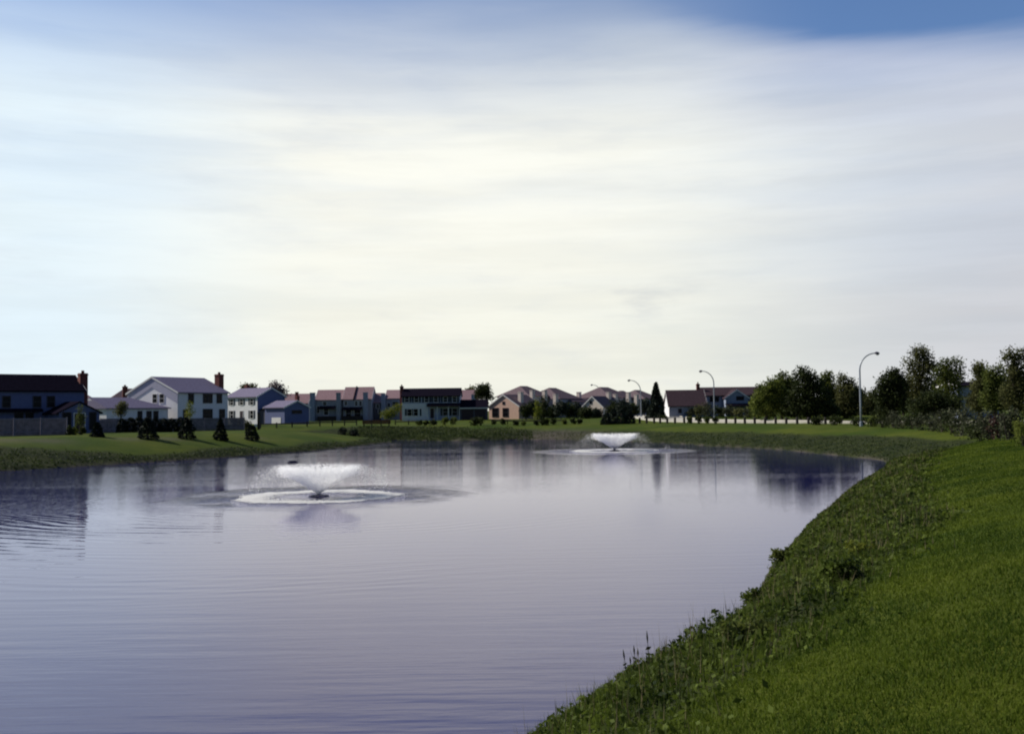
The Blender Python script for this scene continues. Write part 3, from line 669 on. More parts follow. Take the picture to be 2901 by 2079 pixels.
add_block(r, 0, 6, 0, 7, PZ(2740, 1094, D)-z, PZ(2740, 1084, D+3.5)-z, M['siding_slate'], M['roof_dark'])
add_window(r, (2.6, 0, PZ(2740, 1112, D)-z), (0, -1), 0.9, 1.2, M['trim_dark'])

# ------------------------------------------------------------------ fences, bench, post
def board_fence(label, pa, Da, pb, Db, h, post_every=2.4, light_at=None):
    ax, bx = PX(pa, Da), PX(pb, Db); L = math.hypot(bx-ax, Db-Da); ang = math.atan2(Db-Da, bx-ax)
    z0 = gz((ax+bx)/2, (Da+Db)/2)
    r = thing('board_fence', label, 'fence', (ax, Da, z0), ang, 'board fences')
    n = max(2, int(L/post_every))
    for i in range(n):
        a, b_ = L*i/n, L*(i+1)/n; mx, my = ax + math.cos(ang)*(a+b_)/2, Da + math.sin(ang)*(a+b_)/2; dz = gz(mx, my) - z0
        mb = MB(); x = a + .06; j = 0
        while x < b_ - .08:
            mb.box(x, min(x+.145, b_-.07), -.012, .012, dz-.3, dz+h+random.uniform(-.02, .02)); x += .155
        mb.build('fence_panel', M['fence'], r)
        MB().box(a+.06, b_-.06, -.045, -.0125, dz+h-.10, dz+h+.03).box(a+.06, b_-.06, -.045, -.0125, dz+.35, dz+.44).build('fence_rail', M['fence_cap'], r)
    for i in range(n+1):
        a = L*i/n; dz = gz(ax+math.cos(ang)*a, Da+math.sin(ang)*a) - z0
        MB().box(a-.055, a+.055, -.055, .055, dz-.5, dz+h+.08).build('fence_post', M['fence_cap'], r)
board_fence('grey board fence at the left edge in front of the dark blue house', -40, 108, 190, 114, 1.85)
board_fence('low grey board fence in front of the white house behind the hedge', 285, 139, 692, 146, 1.75)
board_fence('short dark fence between the blue house porch and the young round tree', 200, 124, 330, 138, 1.6)

def post_rail(label, pts, every, h=0.85):
    """pts: list of (px, D)"""
    P = [(PX(p, D), D) for p, D in pts]; r = thing('rail_fence', label, 'fence', (P[0][0], P[0][1], gz(*P[0])), 0, 'low rail fences')
    ox, oy, oz = r.location
    Q = []
    for (x0, y0), (x1, y1) in zip(P[:-1], P[1:]):
        n = max(1, round(math.hypot(x1-x0, y1-y0)/every))
        Q += [(x0+(x1-x0)*i/n, y0+(y1-y0)*i/n) for i in range(n)]
    Q.append(P[-1])
    tops = []
    for x, y in Q:
        z = gz(x, y) - oz; tops.append(Vector((x-ox, y-oy, z)))
        MB().box(x-ox-.09, x-ox+.09, y-oy-.09, y-oy+.09, z-.4, z+h).build('fence_post', M['wood'], r)
    for a, c in zip(tops[:-1], tops[1:]):
        up = Vector((0, 0, h-.22)); o_ = Vector((0, -.1, 0))
        MB().tube([a+up+o_, c+up+o_], [.10, .10], 6).build('fence_rail', M['wood'], r)
post_rail('dark rail fence on the left lawn running right from the tall post', [(738, 158), (870, 167), (1010, 175)], 3.0)
post_rail('dark rail fence in front of the white colonial house', [(1120, 178), (1195, 177)], 3.0, 0.8)
post_rail('dark rail fence behind the shrubs right of the black garage', [(1395, 176), (1480, 175), (1600, 174)], 3.2, 0.8)

X = PX(733, 150); r = thing('dark_post', 'tall dark brown post on the lawn below the shuttered white house', 'post', (X, 150, gz(X, 150)))
MB().box(-.17, .17, -.17, .17, -.4, 2.35).box(-.21, .21, -.21, .21, 2.35, 2.44).build('shaft', M['wood'], r)
MB().box(-.62, -.2, -.12, .12, .35, .8).build('box', M['trim'], r)

D = 168; xa, xb = PX(1026, D), PX(1106, D); z = gz((xa+xb)/2, D)
r = thing('bench', 'long dark red wooden bench on the grass across the pond', 'bench', ((xa+xb)/2, D, z)); L = (xb-xa)/2
mb = MB()
for j in range(4): mb.box(-L, L, -.25+.14*j, -.14+.14*j, .44, .50)
mb.build('seat', M['redwood'], r)
mb = MB()
for j in range(4): mb.box(-L, L, .30, .35, .52+.15*j, .655+.15*j)
mb.build('backrest', M['redwood'], r)
for u in (-L+.25, -L/3, L/3, L-.25):
    MB().box(u-.06, u+.06, -.22, .29, -.2, .44).box(u-.06, u+.06, .23, .298, .44, 1.05).build('leg', M['wood'], r)

# bollard posts along the road ----------------------------------------------------------------
bp_px = [1812, 1832, 1853, 1870, 1890, 1912, 1938, 1958, 2057, 2083, 2110, 2138, 2167, 2197, 2227, 2258, 2290, 2338]
ordn = ['first', 'second', 'third', 'fourth', 'fifth', 'sixth', 'seventh', 'eighth', 'ninth', 'tenth', 'eleventh', 'twelfth', 'thirteenth', 'fourteenth', 'fifteenth', 'sixteenth', 'seventeenth', 'eighteenth']
bw = MB().tube([(0, 0, -.4), (0, 0, .86), (0, 0, .92)], [.19, .185, .12], 8)
b0 = None
for i, p in enumerate(bp_px):
    D = np.interp(p, [1790, 2330], [170.5, 136.8]); X = PX(p, D)
    if b0 is None: b0 = bw.build('bollard', M['wood']); o = b0
    else: o = b0.copy(); COL.objects.link(o)
    o.location = (X, D, gz(X, D)); o.rotation_euler = (random.uniform(-.03, .03), random.uniform(-.03, .03), random.uniform(0, 3))
    tag(o, 'short dark wooden post along the pale road, %s from the left' % ordn[i], 'bollard', 'posts along the road')

# street lamps ----------------------------------------------------------------------------------
def street_lamp(label, px, D, H, reach):
    X = PX(px, D); r = thing('street_lamp', label, 'street lamp', (X, D, gz(X, D)), 0, 'street lamps along the road')
    sg = 1 if reach > 0 else -1; a = abs(reach); rise = a*0.86
    pts = [(0, 0, -.3), (0, 0, H*.3), (0, 0, H-rise)]; rad = [.13, .115, .095]
    for i in range(1, 9):
        w = math.pi/2*i/8; pts.append((sg*a*.80*(1-math.cos(w)), 0, H-rise+rise*math.sin(w))); rad.append(.095-.035*i/8)
    MB().tube(pts, rad, 8).build('pole', M['steel'], r, True)
    MB().tube([(0, 0, -.2), (0, 0, .5), (0, 0, .56)], [.2, .19, .13], 8).build('base', M['steel'], r)
    h = MB().tube([(sg*a*.78, 0, H), (sg*a*.84, 0, H+.02), (sg*a*.95, 0, H-.02), (sg*a*1.02, 0, H-.05)], [.07, .16, .17, .08], 8).build('lamp_head', M['lamp'], r)
    MB().tube([(sg*a*.86, 0, H-.13), (sg*a*.97, 0, H-.16)], [.10, .09], 8).build('lens', M['lens'], h)
def lampH(px, top, D): return PZ(px, top, D) - gz(PX(px, D), D)
street_lamp('nearest and tallest street lamp, its arm curving right between the tall trees', 2439, 119, lampH(2439, 1001, 119), 2.3)
street_lamp('street lamp with arm curving left in front of the plum-roofed house', 2024, 176, lampH(2024, 1051, 176), -2.45)
street_lamp('street lamp with arm curving left beside the pointed spruce', 1816, 211, lampH(1816, 1077, 211), -2.6)
street_lamp('faintest street lamp, over the pale townhouses', 1703, 258, lampH(1703, 1090, 258), -2.5)

# ------------------------------------------------------------------ plants
def leaves(C, size, out=None, up=0.0, asp=1.0):
    """one quad per centre, random orientation"""
    n = len(C); C = np.asarray(C)
    a = rng.normal(size=(n, 3)); a[:, 2] *= 0.8
    if out is not None: a = a*0.6 + out
    a /= np.linalg.norm(a, axis=1)[:, None]+1e-9
    b_ = rng.normal(size=(n, 3)); b_ -= a*(a*b_).sum(1)[:, None]; b_ /= np.linalg.norm(b_, axis=1)[:, None]+1e-9
    s_ = (np.asarray(size)*np.ones(n))[:, None]
    a, b_ = a*s_*asp, b_*s_
    V = np.stack([C-a*.5, C-b_*.38, C+a*.5, C+b_*.38], 1).reshape(-1, 3)
    return V, np.arange(4*n).reshape(-1, 4)
def crown_pts(lobes, nclump, per, spread):
    pts = []
    vol = np.array([l[3]*l[4]*l[5] for l in lobes])**0.75; vol /= vol.sum()
    idx = rng.choice(len(lobes), nclump, p=vol)
    for i in idx:
        cx, cy, cz, rx, ry, rz_ = lobes[i]
        d = rng.normal(size=3); d /= np.linalg.norm(d); rad = rng.uniform(0.12, 1.0)**0.5
        c = np.array([cx + d[0]*rx*rad, cy + d[1]*ry*rad, cz + d[2]*rz_*rad])
        pts.append(c + np.clip(rng.normal(size=(per, 3)), -1.5, 1.5)*spread*rng.uniform(.6, 1.3))
    return np.concatenate(pts)
def tree(name, label, px, D, lobes, m, group=None, nclump=140, per=14, leaf=0.34, spread=0.32, trunk_r=0.2, cat='tree', limb=True, base_px=None):
    """lobes in photo pixels: (x, y, rx, ry)"""
    X = PX(px, D); z = gz(X, D); k = D/FPX
    r = thing(name, label, cat, (X, D, z), 0, group)
    L = []
    for (lx, ly, rx, ry) in lobes:
        L.append((PX(lx, D, ly)-X, random.uniform(-.25, .25)*rx*k, PZ(lx, ly, D)-z, rx*k*1.06, min(rx, 1.3*ry)*k*.9, ry*k))
    P = crown_pts(L, int(nclump*2.0), per, spread*1.15); P[:, 2] = np.maximum(P[:, 2], 0.05)
    V, F = leaves(P, rng.uniform(.6, 1.3, len(P))*leaf*.82)
    np_obj('crown', V, F, M[m], r)
    top = max(l[2] for l in L); mb = MB()
    jx = random.uniform(-.1, .1)
    mb.tube([(0, 0, -.3), (jx, 0, top*.3), (jx*1.6, .05, top*.62), (jx, 0, top*.95)], [trunk_r*1.25, trunk_r, trunk_r*.7, trunk_r*.22], 7)
    if limb:
        for l in L:
            zb = max(.3, min(l[2]-l[5]*.6, top*.55))
            mb.tube([(jx, 0, zb*.8), ((l[0]+jx)*.55, l[1]*.5, zb*.8+(l[2]-zb*.8)*.55), (l[0], l[1], l[2]+l[5]*.45)], [trunk_r*.5, trunk_r*.32, trunk_r*.08], 5)
    mb.build('trunk', M['bark'], r)
    return r
def conifer(name, label, px, D, h, rad, m='needle', group=None, cat='shrub', n=700, leaf=0.22, lean=0.0, power=0.9, trunk=True):
    X = PX(px, D); z = gz(X, D); r = thing(name, label, cat, (X, D, z), random.uniform(0, 6), group)
    tt = rng.uniform(0.02, 1, n)**1.25
    lay = np.round(tt*max(5, h*3.2))/max(5, h*3.2) + rng.normal(0, .02, n)
    tt = np.clip(.75*tt + .25*lay, 0.01, 1)
    ang = rng.uniform(0, 2*np.pi, n); wv = 1 + .18*np.sin(ang*3+tt*9) + .12*np.sin(ang*5-tt*14)
    rr = rad*(1-tt)**power*wv*rng.uniform(.45, 1.0, n)**.5 + .02
    C = np.stack([np.cos(ang)*rr, np.sin(ang)*rr, tt*h*.97 + .04 - rr*.12], 1)
    out = np.stack([np.cos(ang), np.sin(ang), -.25+0*ang], 1)*1.2
    V, F = leaves(C, rng.uniform(.7, 1.3, n)*leaf, out, asp=1.5)
    V[:, 2] = np.maximum(V[:, 2], -.05)
    np_obj('foliage', V, F, M[m], r)
    MB().tube([(0, 0, -.3), (0, 0, h*.5), (lean, 0, h*.98)], [rad*.12, rad*.08, .01], 6).build('trunk', M['bark'], r)
    return r
def shrub(name, label, px, D, w, h, m, group=None, n=320, leaf=0.2, cat='shrub'):
    X = PX(px, D); z = gz(X, D); r = thing(name, label, cat, (X, D, z), random.uniform(0, 6), group)
    L = [(0, 0, h*.42, w*.42, w*.42, h*.5)]
    for i in range(4):
        a = random.uniform(0, 6.28); q = random.uniform(.15, .32)*w
        L.append((math.cos(a)*q, math.sin(a)*q, h*random.uniform(.35, .72), w*.26, w*.26, h*.27))
    P = crown_pts(L, max(18, n//5), 9, min(w, h)*.10); P[:, 2] = np.maximum(P[:, 2], .03)
    V, F = leaves(P, rng.uniform(.6, 1.35, len(P))*leaf)
    np_obj('foliage', V, F, M[m], r)
    mb = MB()
    for i in range(3):
        a = i*2.1; mb.tube([(0, 0, -.2), (math.cos(a)*w*.12, math.sin(a)*w*.12, h*.4), (math.cos(a)*w*.25, math.sin(a)*w*.25, h*.75)], [.05, .035, .012], 5)
    mb.build('stem', M['bark'], r)
    return r

# evergreens on the left bank
GE = 'young evergreens on the left bank'
conifer('evergreen_shrub', 'small dark evergreen nearest the blue house porch on the left bank', 276, 104, 1.45, .62, power=.55, group=GE, n=600)
conifer('evergreen_shrub', 'widest dark evergreen on the left bank in front of the hedge', 418, 106, 2.2, 1.02, power=.62, group=GE, n=900)
conifer('evergreen_shrub', 'dark two-tiered evergreen third along the left bank', 528, 110, 2.3, .92, power=.72, group=GE, n=850)
conifer('evergreen_shrub', 'tall narrow dark evergreen below the white house facade', 625, 113, 2.4, .80, power=.80, group=GE, n=850)
conifer('evergreen_shrub', 'rightmost dark evergreen on the left bank, right of the board fence', 713, 117, 1.7, .82, power=.5, group=GE, n=700)
HD = 'dark hedge in front of the low board fence'
for i, (p, h) in enumerate(zip([347, 371, 394, 418, 441, 464, 487, 512, 534], [1.75, 1.9, 2.0, 1.95, 1.85, 1.8, 1.75, 1.9, 1.7])):
    conifer('hedge_evergreen', 'bushy dark evergreen in the hedge before the grey fence, %s from the left' % ordn[i], p, 131 + i*.4, h, .85, group=HD, n=420, power=.45, leaf=.26)
shrub('shrub', 'small dark shrub against the right end of the left board fence', 200, 111, 1.0, 1.0, 'leaf_dark')
shrub('shrub', 'small dark green shrub right of the yellow-green one', 232, 113, .95, .85, 'leaf_dark')
shrub('shrub', 'small yellow-green shrub below the blue house porch', 214, 112, .7, 1.1, 'leaf_lime', n=220, leaf=.14)
tree('young_tree', 'small round-headed dark tree on a thin trunk beside the white house wing', 344, 136, [(344, 1157, 15, 19), (340, 1168, 13, 14), (349, 1150, 11, 12)], 'leaf_olive', nclump=60, per=12, leaf=.22, spread=.2, trunk_r=.07, limb=False)
tree('young_tree', 'slender green sapling in front of the dark blue house porch', 228, 116, [(228, 1158, 7, 14), (230, 1182, 12, 14), (227, 1196, 10, 10)], 'leaf_mid', nclump=34, per=10, leaf=.17, spread=.16, trunk_r=.05, limb=False)
tree('young_tree', 'light green sapling in front of the white house facade', 538, 141, [(536, 1150, 9, 12), (539, 1165, 13, 14), (534, 1176, 11, 10)], 'leaf_lime', nclump=36, per=9, leaf=.2, spread=.18, trunk_r=.05, limb=False)
shrub('shrub', 'pale leafy shrub at the right end of the low board fence', 697, 147, 1.5, 1.6, 'leaf_olive')
shrub('shrub', 'low green shrub under the shuttered white house windows', 668, 172, 2.2, 1.3, 'leaf_mid')

# trees behind the houses
GB = 'trees behind the houses'
tree('bare_tree', 'pale budding tree rising behind the dark blue gable at left', 790, 236, [(783, 1104, 17, 17), (800, 1112, 16, 12), (774, 1090, 9, 8)], 'leaf_bare', GB, nclump=90, per=7, leaf=.5, spread=.5)
tree('distant_tree', 'greyish tree behind the roof of the shuttered white house', 708, 250, [(695, 1097, 12, 7), (715, 1097, 13, 6), (706, 1105, 18, 9)], 'leaf_olive', GB, nclump=70, per=9, leaf=.5, spread=.45)
tree('distant_tree', 'dark round tree between the colonial house and the peach townhouses', 1368, 246, [(1366, 1108, 15, 16), (1376, 1102, 9, 10), (1356, 1118, 10, 12), (1384, 1122, 10, 12)], 'leaf_dark', GB, nclump=110, per=12, leaf=.5, spread=.45)
tree('distant_tree', 'smaller olive tree left of the dark round tree behind the garage', 1338, 280, [(1336, 1108, 13, 10), (1324, 1112, 8, 8)], 'leaf_olive', GB, nclump=60, per=9, leaf=.5, spread=.45)
conifer('spruce_tree', 'pointed tall spruce left of the steep brown-roofed house', 1860, 186, 6.6, 1.75, 'needle_blue', GB, 'tree', n=2600, leaf=.42, power=.85)
tree('young_tree', 'slim bright green tree in front of the peach townhouses', 1524, 190, [(1523, 1142, 6, 14), (1525, 1162, 8, 16), (1521, 1178, 7, 10)], 'leaf_lime', nclump=46, per=10, leaf=.28, spread=.24, trunk_r=.08, limb=False)
tree('dark_tree', 'dark upright tree right of the slim bright green tree', 1541, 194, [(1541, 1140, 10, 16), (1543, 1165, 13, 18), (1538, 1180, 12, 10)], 'leaf_dark', nclump=70, per=12, leaf=.34, spread=.3, trunk_r=.1, limb=False)
GD_ = 'dark trees in front of the peach townhouses'
DK = [(1490, 1158, 13, 22), (1507, 1152, 12, 26), (1566, 1160, 15, 20), (1590, 1150, 15, 26), (1612, 1158, 15, 22), (1634, 1156, 14, 22), (1660, 1163, 15, 16), (1690, 1168, 12, 14), (1736, 1152, 15, 22), (1765, 1148, 16, 24), (1790, 1155, 14, 20), (1826, 1146, 13, 24)]
for i, (p, y, rx, ry) in enumerate(DK):
    y += 4; ry *= .84
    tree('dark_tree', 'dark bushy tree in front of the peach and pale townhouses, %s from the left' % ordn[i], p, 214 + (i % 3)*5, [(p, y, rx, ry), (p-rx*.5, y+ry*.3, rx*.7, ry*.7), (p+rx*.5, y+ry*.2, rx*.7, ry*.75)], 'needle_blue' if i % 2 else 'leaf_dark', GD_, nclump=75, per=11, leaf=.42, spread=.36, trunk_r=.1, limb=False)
tree('shrub', 'light olive bush beside the left corner of the colonial house', 1102, 214, [(1102, 1172, 20, 14), (1116, 1164, 14, 16), (1128, 1158, 10, 14), (1090, 1178, 12, 10)], 'leaf_lime', None, nclump=80, per=10, leaf=.3, spread=.3, trunk_r=.06, cat='shrub', limb=False)

# shrubs along the far lawn
GS_ = 'shrubs dotted along the far lawn'
far = [(970, 149, 1.5, 1.35, 'needle', 'dark rounded shrub on the left lawn, left of a matching pair'), (1003, 150, 1.5, 1.3, 'needle', 'dark rounded shrub on the left lawn, right of a matching pair'),
       (1190, 172, 1.3, .95, 'leaf_mid', 'small green shrub before the colonial house, leftmost of its row'), (1208, 172, 1.1, .9, 'leaf_mid', 'small green shrub below the colonial front door'),
       (1228, 172, 1.5, 1.0, 'leaf_dark', 'rounded dark shrub below the colonial porch'), (1260, 172, 1.3, 1.4, 'leaf_mid', 'taller green shrub below the right colonial windows'),
       (1283, 172, 1.5, 1.3, 'leaf_mid', 'bushy green shrub below the right end of the colonial house'), (1343, 166, 1.5, 1.5, 'leaf_dark', 'left half of the large dark shrub pair below the black garage'),
       (1360, 166, 1.6, 1.6, 'leaf_dark', 'right half of the large dark shrub pair below the black garage'), (1398, 170, .9, .8, 'leaf_dark', 'small dark shrub right of the large shrub pair'),
       (1425, 170, .9, 1.1, 'leaf_dark', 'small upright shrub below the peach gable'), (1462, 170, 1.2, .9, 'leaf_dark', 'small dark shrub below the right edge of the peach gable'),
       (1482, 170, 1.0, .8, 'leaf_mid', 'small green shrub beside the peach townhouse corner'), (1520, 170, 1.1, 1.0, 'leaf_dark', 'small dark shrub under the slim bright green tree'),
       (1538, 170, 1.2, 1.2, 'leaf_dark', 'dark shrub directly under the dark upright tree'), (1549, 170, 1.0, 1.3, 'leaf_mid', 'narrow shrub right of the dark shrub under the upright tree'),
       (1568, 171, 1.2, 1.1, 'leaf_dark', 'dark shrub at the right end of the middle rail fence'), (1600, 171, 1.1, .8, 'leaf_mid', 'small green shrub on the far lawn left of the second fountain'),
       (1624, 171, 1.0, 1.1, 'leaf_dark', 'dark upright shrub left of a matching upright shrub'), (1642, 171, 1.0, 1.1, 'leaf_dark', 'dark upright shrub above the left of the second fountain')]
for p, D, w, h, m, lab in far: shrub('shrub', lab, p, D, w, h, m, GS_, n=240, leaf=.22)
for i, (p, h, w) in enumerate([(1718, 2.4, 1.0), (1738, 3.0, 1.1), (1760, 3.1, 1.15), (1782, 2.8, 1.05)]):
    conifer('evergreen_shrub', 'dark evergreen in the clump behind the second fountain, %s from the left' % ordn[i], p, 167 + (i % 2)*2, h*.8, w, 'needle_blue', 'evergreen clump behind the second fountain', n=650, leaf=.3, power=.6)
for i, p in enumerate([1953, 1979, 2003, 2028]):
    shrub('shrub', 'clipped dark shrub among the posts, %s of four in a row' % ordn[i], p, np.interp(p, [1790, 2330], [168, 134]), 1.05, 1.15, 'leaf_dark' if i % 2 else 'leaf_mid', 'clipped shrubs among the posts', n=260, leaf=.18)
shrub('shrub', 'broad dark shrub at the right end of the posts', 2312, 131, 1.9, 1.25, 'leaf_dark', n=380)
shrub('shrub', 'broad dark shrub right of the last post, under the dark tree', 2368, 129, 1.9, 1.35, 'leaf_dark', n=380)
shrub('shrub', 'low dark shrub at the foot of the tallest street lamp', 2432, 122, 1.9, 1.2, 'leaf_dark', n=340)
shrub('shrub', 'low green shrub right of the tallest street lamp', 2472, 117, 1.8, 1.2, 'leaf_mid', n=340)

# shrubs behind the road on the right
GR_ = 'shrubs beyond the road below the plum-roofed house'
sp_l = [(1960, 184, 2.4, 2.0, 'leaf_grey'), (1985, 182, 2.6, 2.6, 'leaf_olive'), (2008, 180, 2.4, 2.9, 'leaf_grey'), (2040, 184, 2.6, 1.9, 'leaf_dark'), (2066, 182, 2.6, 2.1, 'leaf_grey'), (2094, 180, 2.8, 2.0, 'leaf_olive'), (2120, 178, 2.6, 2.0, 'leaf_grey'), (2142, 172, 2.4, 2.2, 'leaf_mid')]
for i, (p, D, w, h, m) in enumerate(sp_l):
    shrub('shrub', '%s shrub below the plum-roofed house, %s from the left' % ({'leaf_grey': 'greyish', 'leaf_olive': 'olive', 'leaf_dark': 'dark', 'leaf_mid': 'green'}[m], ordn[i]), p, D, w, h, m, GR_, n=380, leaf=.26)
shrub('shrub', 'low dark shrub at the foot of the steep brown-roofed house', 1880, 181, 2.0, .9, 'leaf_dark', n=200)

# the trees on the right
G1 = 'trees at the right side of the pond'
tree('bushy_tree', 'light green bushy tree at the left end of the right-hand trees', 2172, 160, [(2150, 1150, 22, 30), (2170, 1115, 26, 32), (2195, 1100, 22, 30), (2180, 1150, 28, 32), (2208, 1125, 20, 40)], 'leaf_light', G1, nclump=300, per=14, leaf=.36, spread=.34)
tree('bushy_tree', 'olive green tree with pointed tops left of the big dark tree', 2215, 166, [(2222, 1072, 14, 20), (2205, 1090, 18, 22), (2238, 1100, 24, 32), (2225, 1145, 34, 36)], 'leaf_mid', G1, nclump=260, per=14, leaf=.36, spread=.34)
tree('dark_tree', 'biggest dark tree leaning left above the end of the posts', 2290, 158, [(2275, 1062, 26, 22), (2300, 1085, 30, 30), (2275, 1110, 36, 36), (2310, 1125, 38, 40), (2290, 1160, 52, 26), (2250, 1150, 30, 34), (2345, 1160, 30, 26)], 'leaf_dark', G1, nclump=480, per=14, leaf=.36, spread=.34, trunk_r=.28)
tree('bushy_tree', 'mid green tree just right of the biggest dark tree', 2345, 168, [(2342, 1072, 17, 22), (2338, 1100, 24, 30), (2365, 1120, 24, 30), (2352, 1152, 30, 30)], 'leaf_mid', G1, nclump=250, per=14, leaf=.36, spread=.34)
tree('bushy_tree', 'olive tree behind the tallest street lamp pole', 2398, 164, [(2388, 1078, 15, 20), (2412, 1092, 14, 22), (2395, 1115, 28, 30), (2425, 1130, 20, 32), (2400, 1155, 36, 28)], 'leaf_olive', G1, nclump=280, per=14, leaf=.36, spread=.34)
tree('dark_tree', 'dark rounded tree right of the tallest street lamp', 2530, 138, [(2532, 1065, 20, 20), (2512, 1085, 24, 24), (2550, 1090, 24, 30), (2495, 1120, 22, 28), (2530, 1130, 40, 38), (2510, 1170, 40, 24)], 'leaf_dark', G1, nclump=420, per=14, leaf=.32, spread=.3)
tree('tall_tree', 'tallest airy tree with see-through top right of the street lamp', 2610, 142, [(2602, 1000, 22, 20), (2620, 1010, 18, 22), (2580, 1030, 18, 20), (2610, 1045, 34, 30), (2640, 1040, 16, 22), (2600, 1090, 40, 40), (2625, 1140, 42, 40)], 'leaf_olive', G1, nclump=380, per=11, leaf=.32, spread=.34, trunk_r=.24)
tree('tall_tree', 'flat-topped green tree left of the blue gap in the trees', 2685, 138, [(2680, 1032, 16, 16), (2712, 1032, 14, 16), (2668, 1055, 18, 22), (2700, 1065, 26, 28), (2690, 1105, 34, 36), (2680, 1150, 42, 36)], 'leaf_mid', G1, nclump=340, per=12, leaf=.32, spread=.32, trunk_r=.22)
tree('dark_tree', 'dark undergrowth tree between the tallest and flat-topped trees', 2648, 131, [(2640, 1140, 40, 32), (2690, 1150, 34, 26), (2600, 1155, 30, 24)], 'leaf_dark', G1, nclump=240, per=13, leaf=.3, spread=.3)
tree('tall_tree', 'narrow upright tree right of the blue gap in the trees', 2775, 120, [(2772, 1045, 16, 20), (2784, 1062, 14, 18), (2775, 1095, 22, 34), (2770, 1140, 30, 34)], 'leaf_olive', G1, nclump=230, per=13, leaf=.28, spread=.28)
tree('bushy_tree', 'twin-topped tree second from the right edge', 2822, 112, [(2806, 1060, 14, 16), (2830, 1052, 10, 18), (2815, 1085, 26, 26), (2820, 1130, 34, 36)], 'leaf_mid', G1, nclump=250, per=13, leaf=.27, spread=.26)
tree('tall_tree', 'tall tree cut by the right edge of the picture', 2880, 100, [(2862, 1002, 14, 14), (2848, 1012, 9, 9), (2880, 1020, 14, 18), (2898, 1006, 12, 16), (2872, 1050, 24, 26), (2895, 1080, 30, 36), (2870, 1120, 30, 40), (2900, 1140, 34, 34), (2930, 1060, 30, 50)], 'leaf_olive', G1, nclump=420, per=12, leaf=.25, spread=.25, trunk_r=.2)
GX_ = 'far trees behind the right-hand trees'
for i, (p, y, rx, ry) in enumerate([(2150, 1150, 30, 26), (2240, 1146, 36, 30), (2330, 1150, 34, 28), (2425, 1140, 38, 40), (2466, 1150, 30, 36), (2560, 1120, 48, 52), (2655, 1110, 52, 60), (2792, 1112, 46, 56), (2862, 1105, 46, 62)]):
    tree('distant_tree', 'far bushy tree filling the background behind the right-hand trees, %s from the left' % ordn[i], p, 196 - i*3, [(p-rx*.4, y+6, rx*.7, ry*.8), (p+rx*.45, y+4, rx*.65, ry*.85), (p, y-4, rx*.6, ry)], ['leaf_dark', 'leaf_olive', 'leaf_mid'][i % 3], GX_, nclump=170, per=13, leaf=.44, spread=.42, limb=False)
GQ = 'shrub thicket under the right-hand trees'
q = [(2500, 112, 2.1, 1.7, 'leaf_dark'), (2530, 110, 2.0, 1.8, 'leaf_grey'), (2556, 107, 2.0, 1.9, 'leaf_grey'), (2584, 105, 2.0, 1.8, 'leaf_dark'), (2612, 101, 2.0, 1.9, 'leaf_grey'), (2640, 98, 2.0, 2.0, 'leaf_grey'), (2668, 95, 2.0, 2.0, 'leaf_grey'),
     (2696, 92, 2.0, 2.2, 'leaf_dark'), (2722, 88, 2.0, 2.3, 'leaf_grey'), (2750, 84, 2.0, 2.4, 'leaf_grey'), (2776, 79, 1.9, 2.2, 'leaf_dark'), (2802, 74, 1.9, 2.2, 'leaf_grey'), (2828, 69, 1.8, 2.1, 'leaf_red'), (2852, 64, 1.7, 1.9, 'leaf_grey'), (2868, 66, 1.6, 2.0, 'leaf_dark')]
for i, (p, D, w, h, m) in enumerate(q):
    shrub('shrub', '%s shrub under the right-hand trees, %s from the left' % ({'leaf_grey': 'twiggy greyish', 'leaf_dark': 'dark', 'leaf_red': 'dark red'}[m], ordn[i]), p, D, w, h*(.78, 1.05, .9, 1.15, .85)[i % 5], m, GQ, n=420, leaf=.17)
shrub('shrub', 'bright green shrub cut by the right edge of the picture', 2898, 47, 1.1, 1.45, 'leaf_light', n=520, leaf=.1)

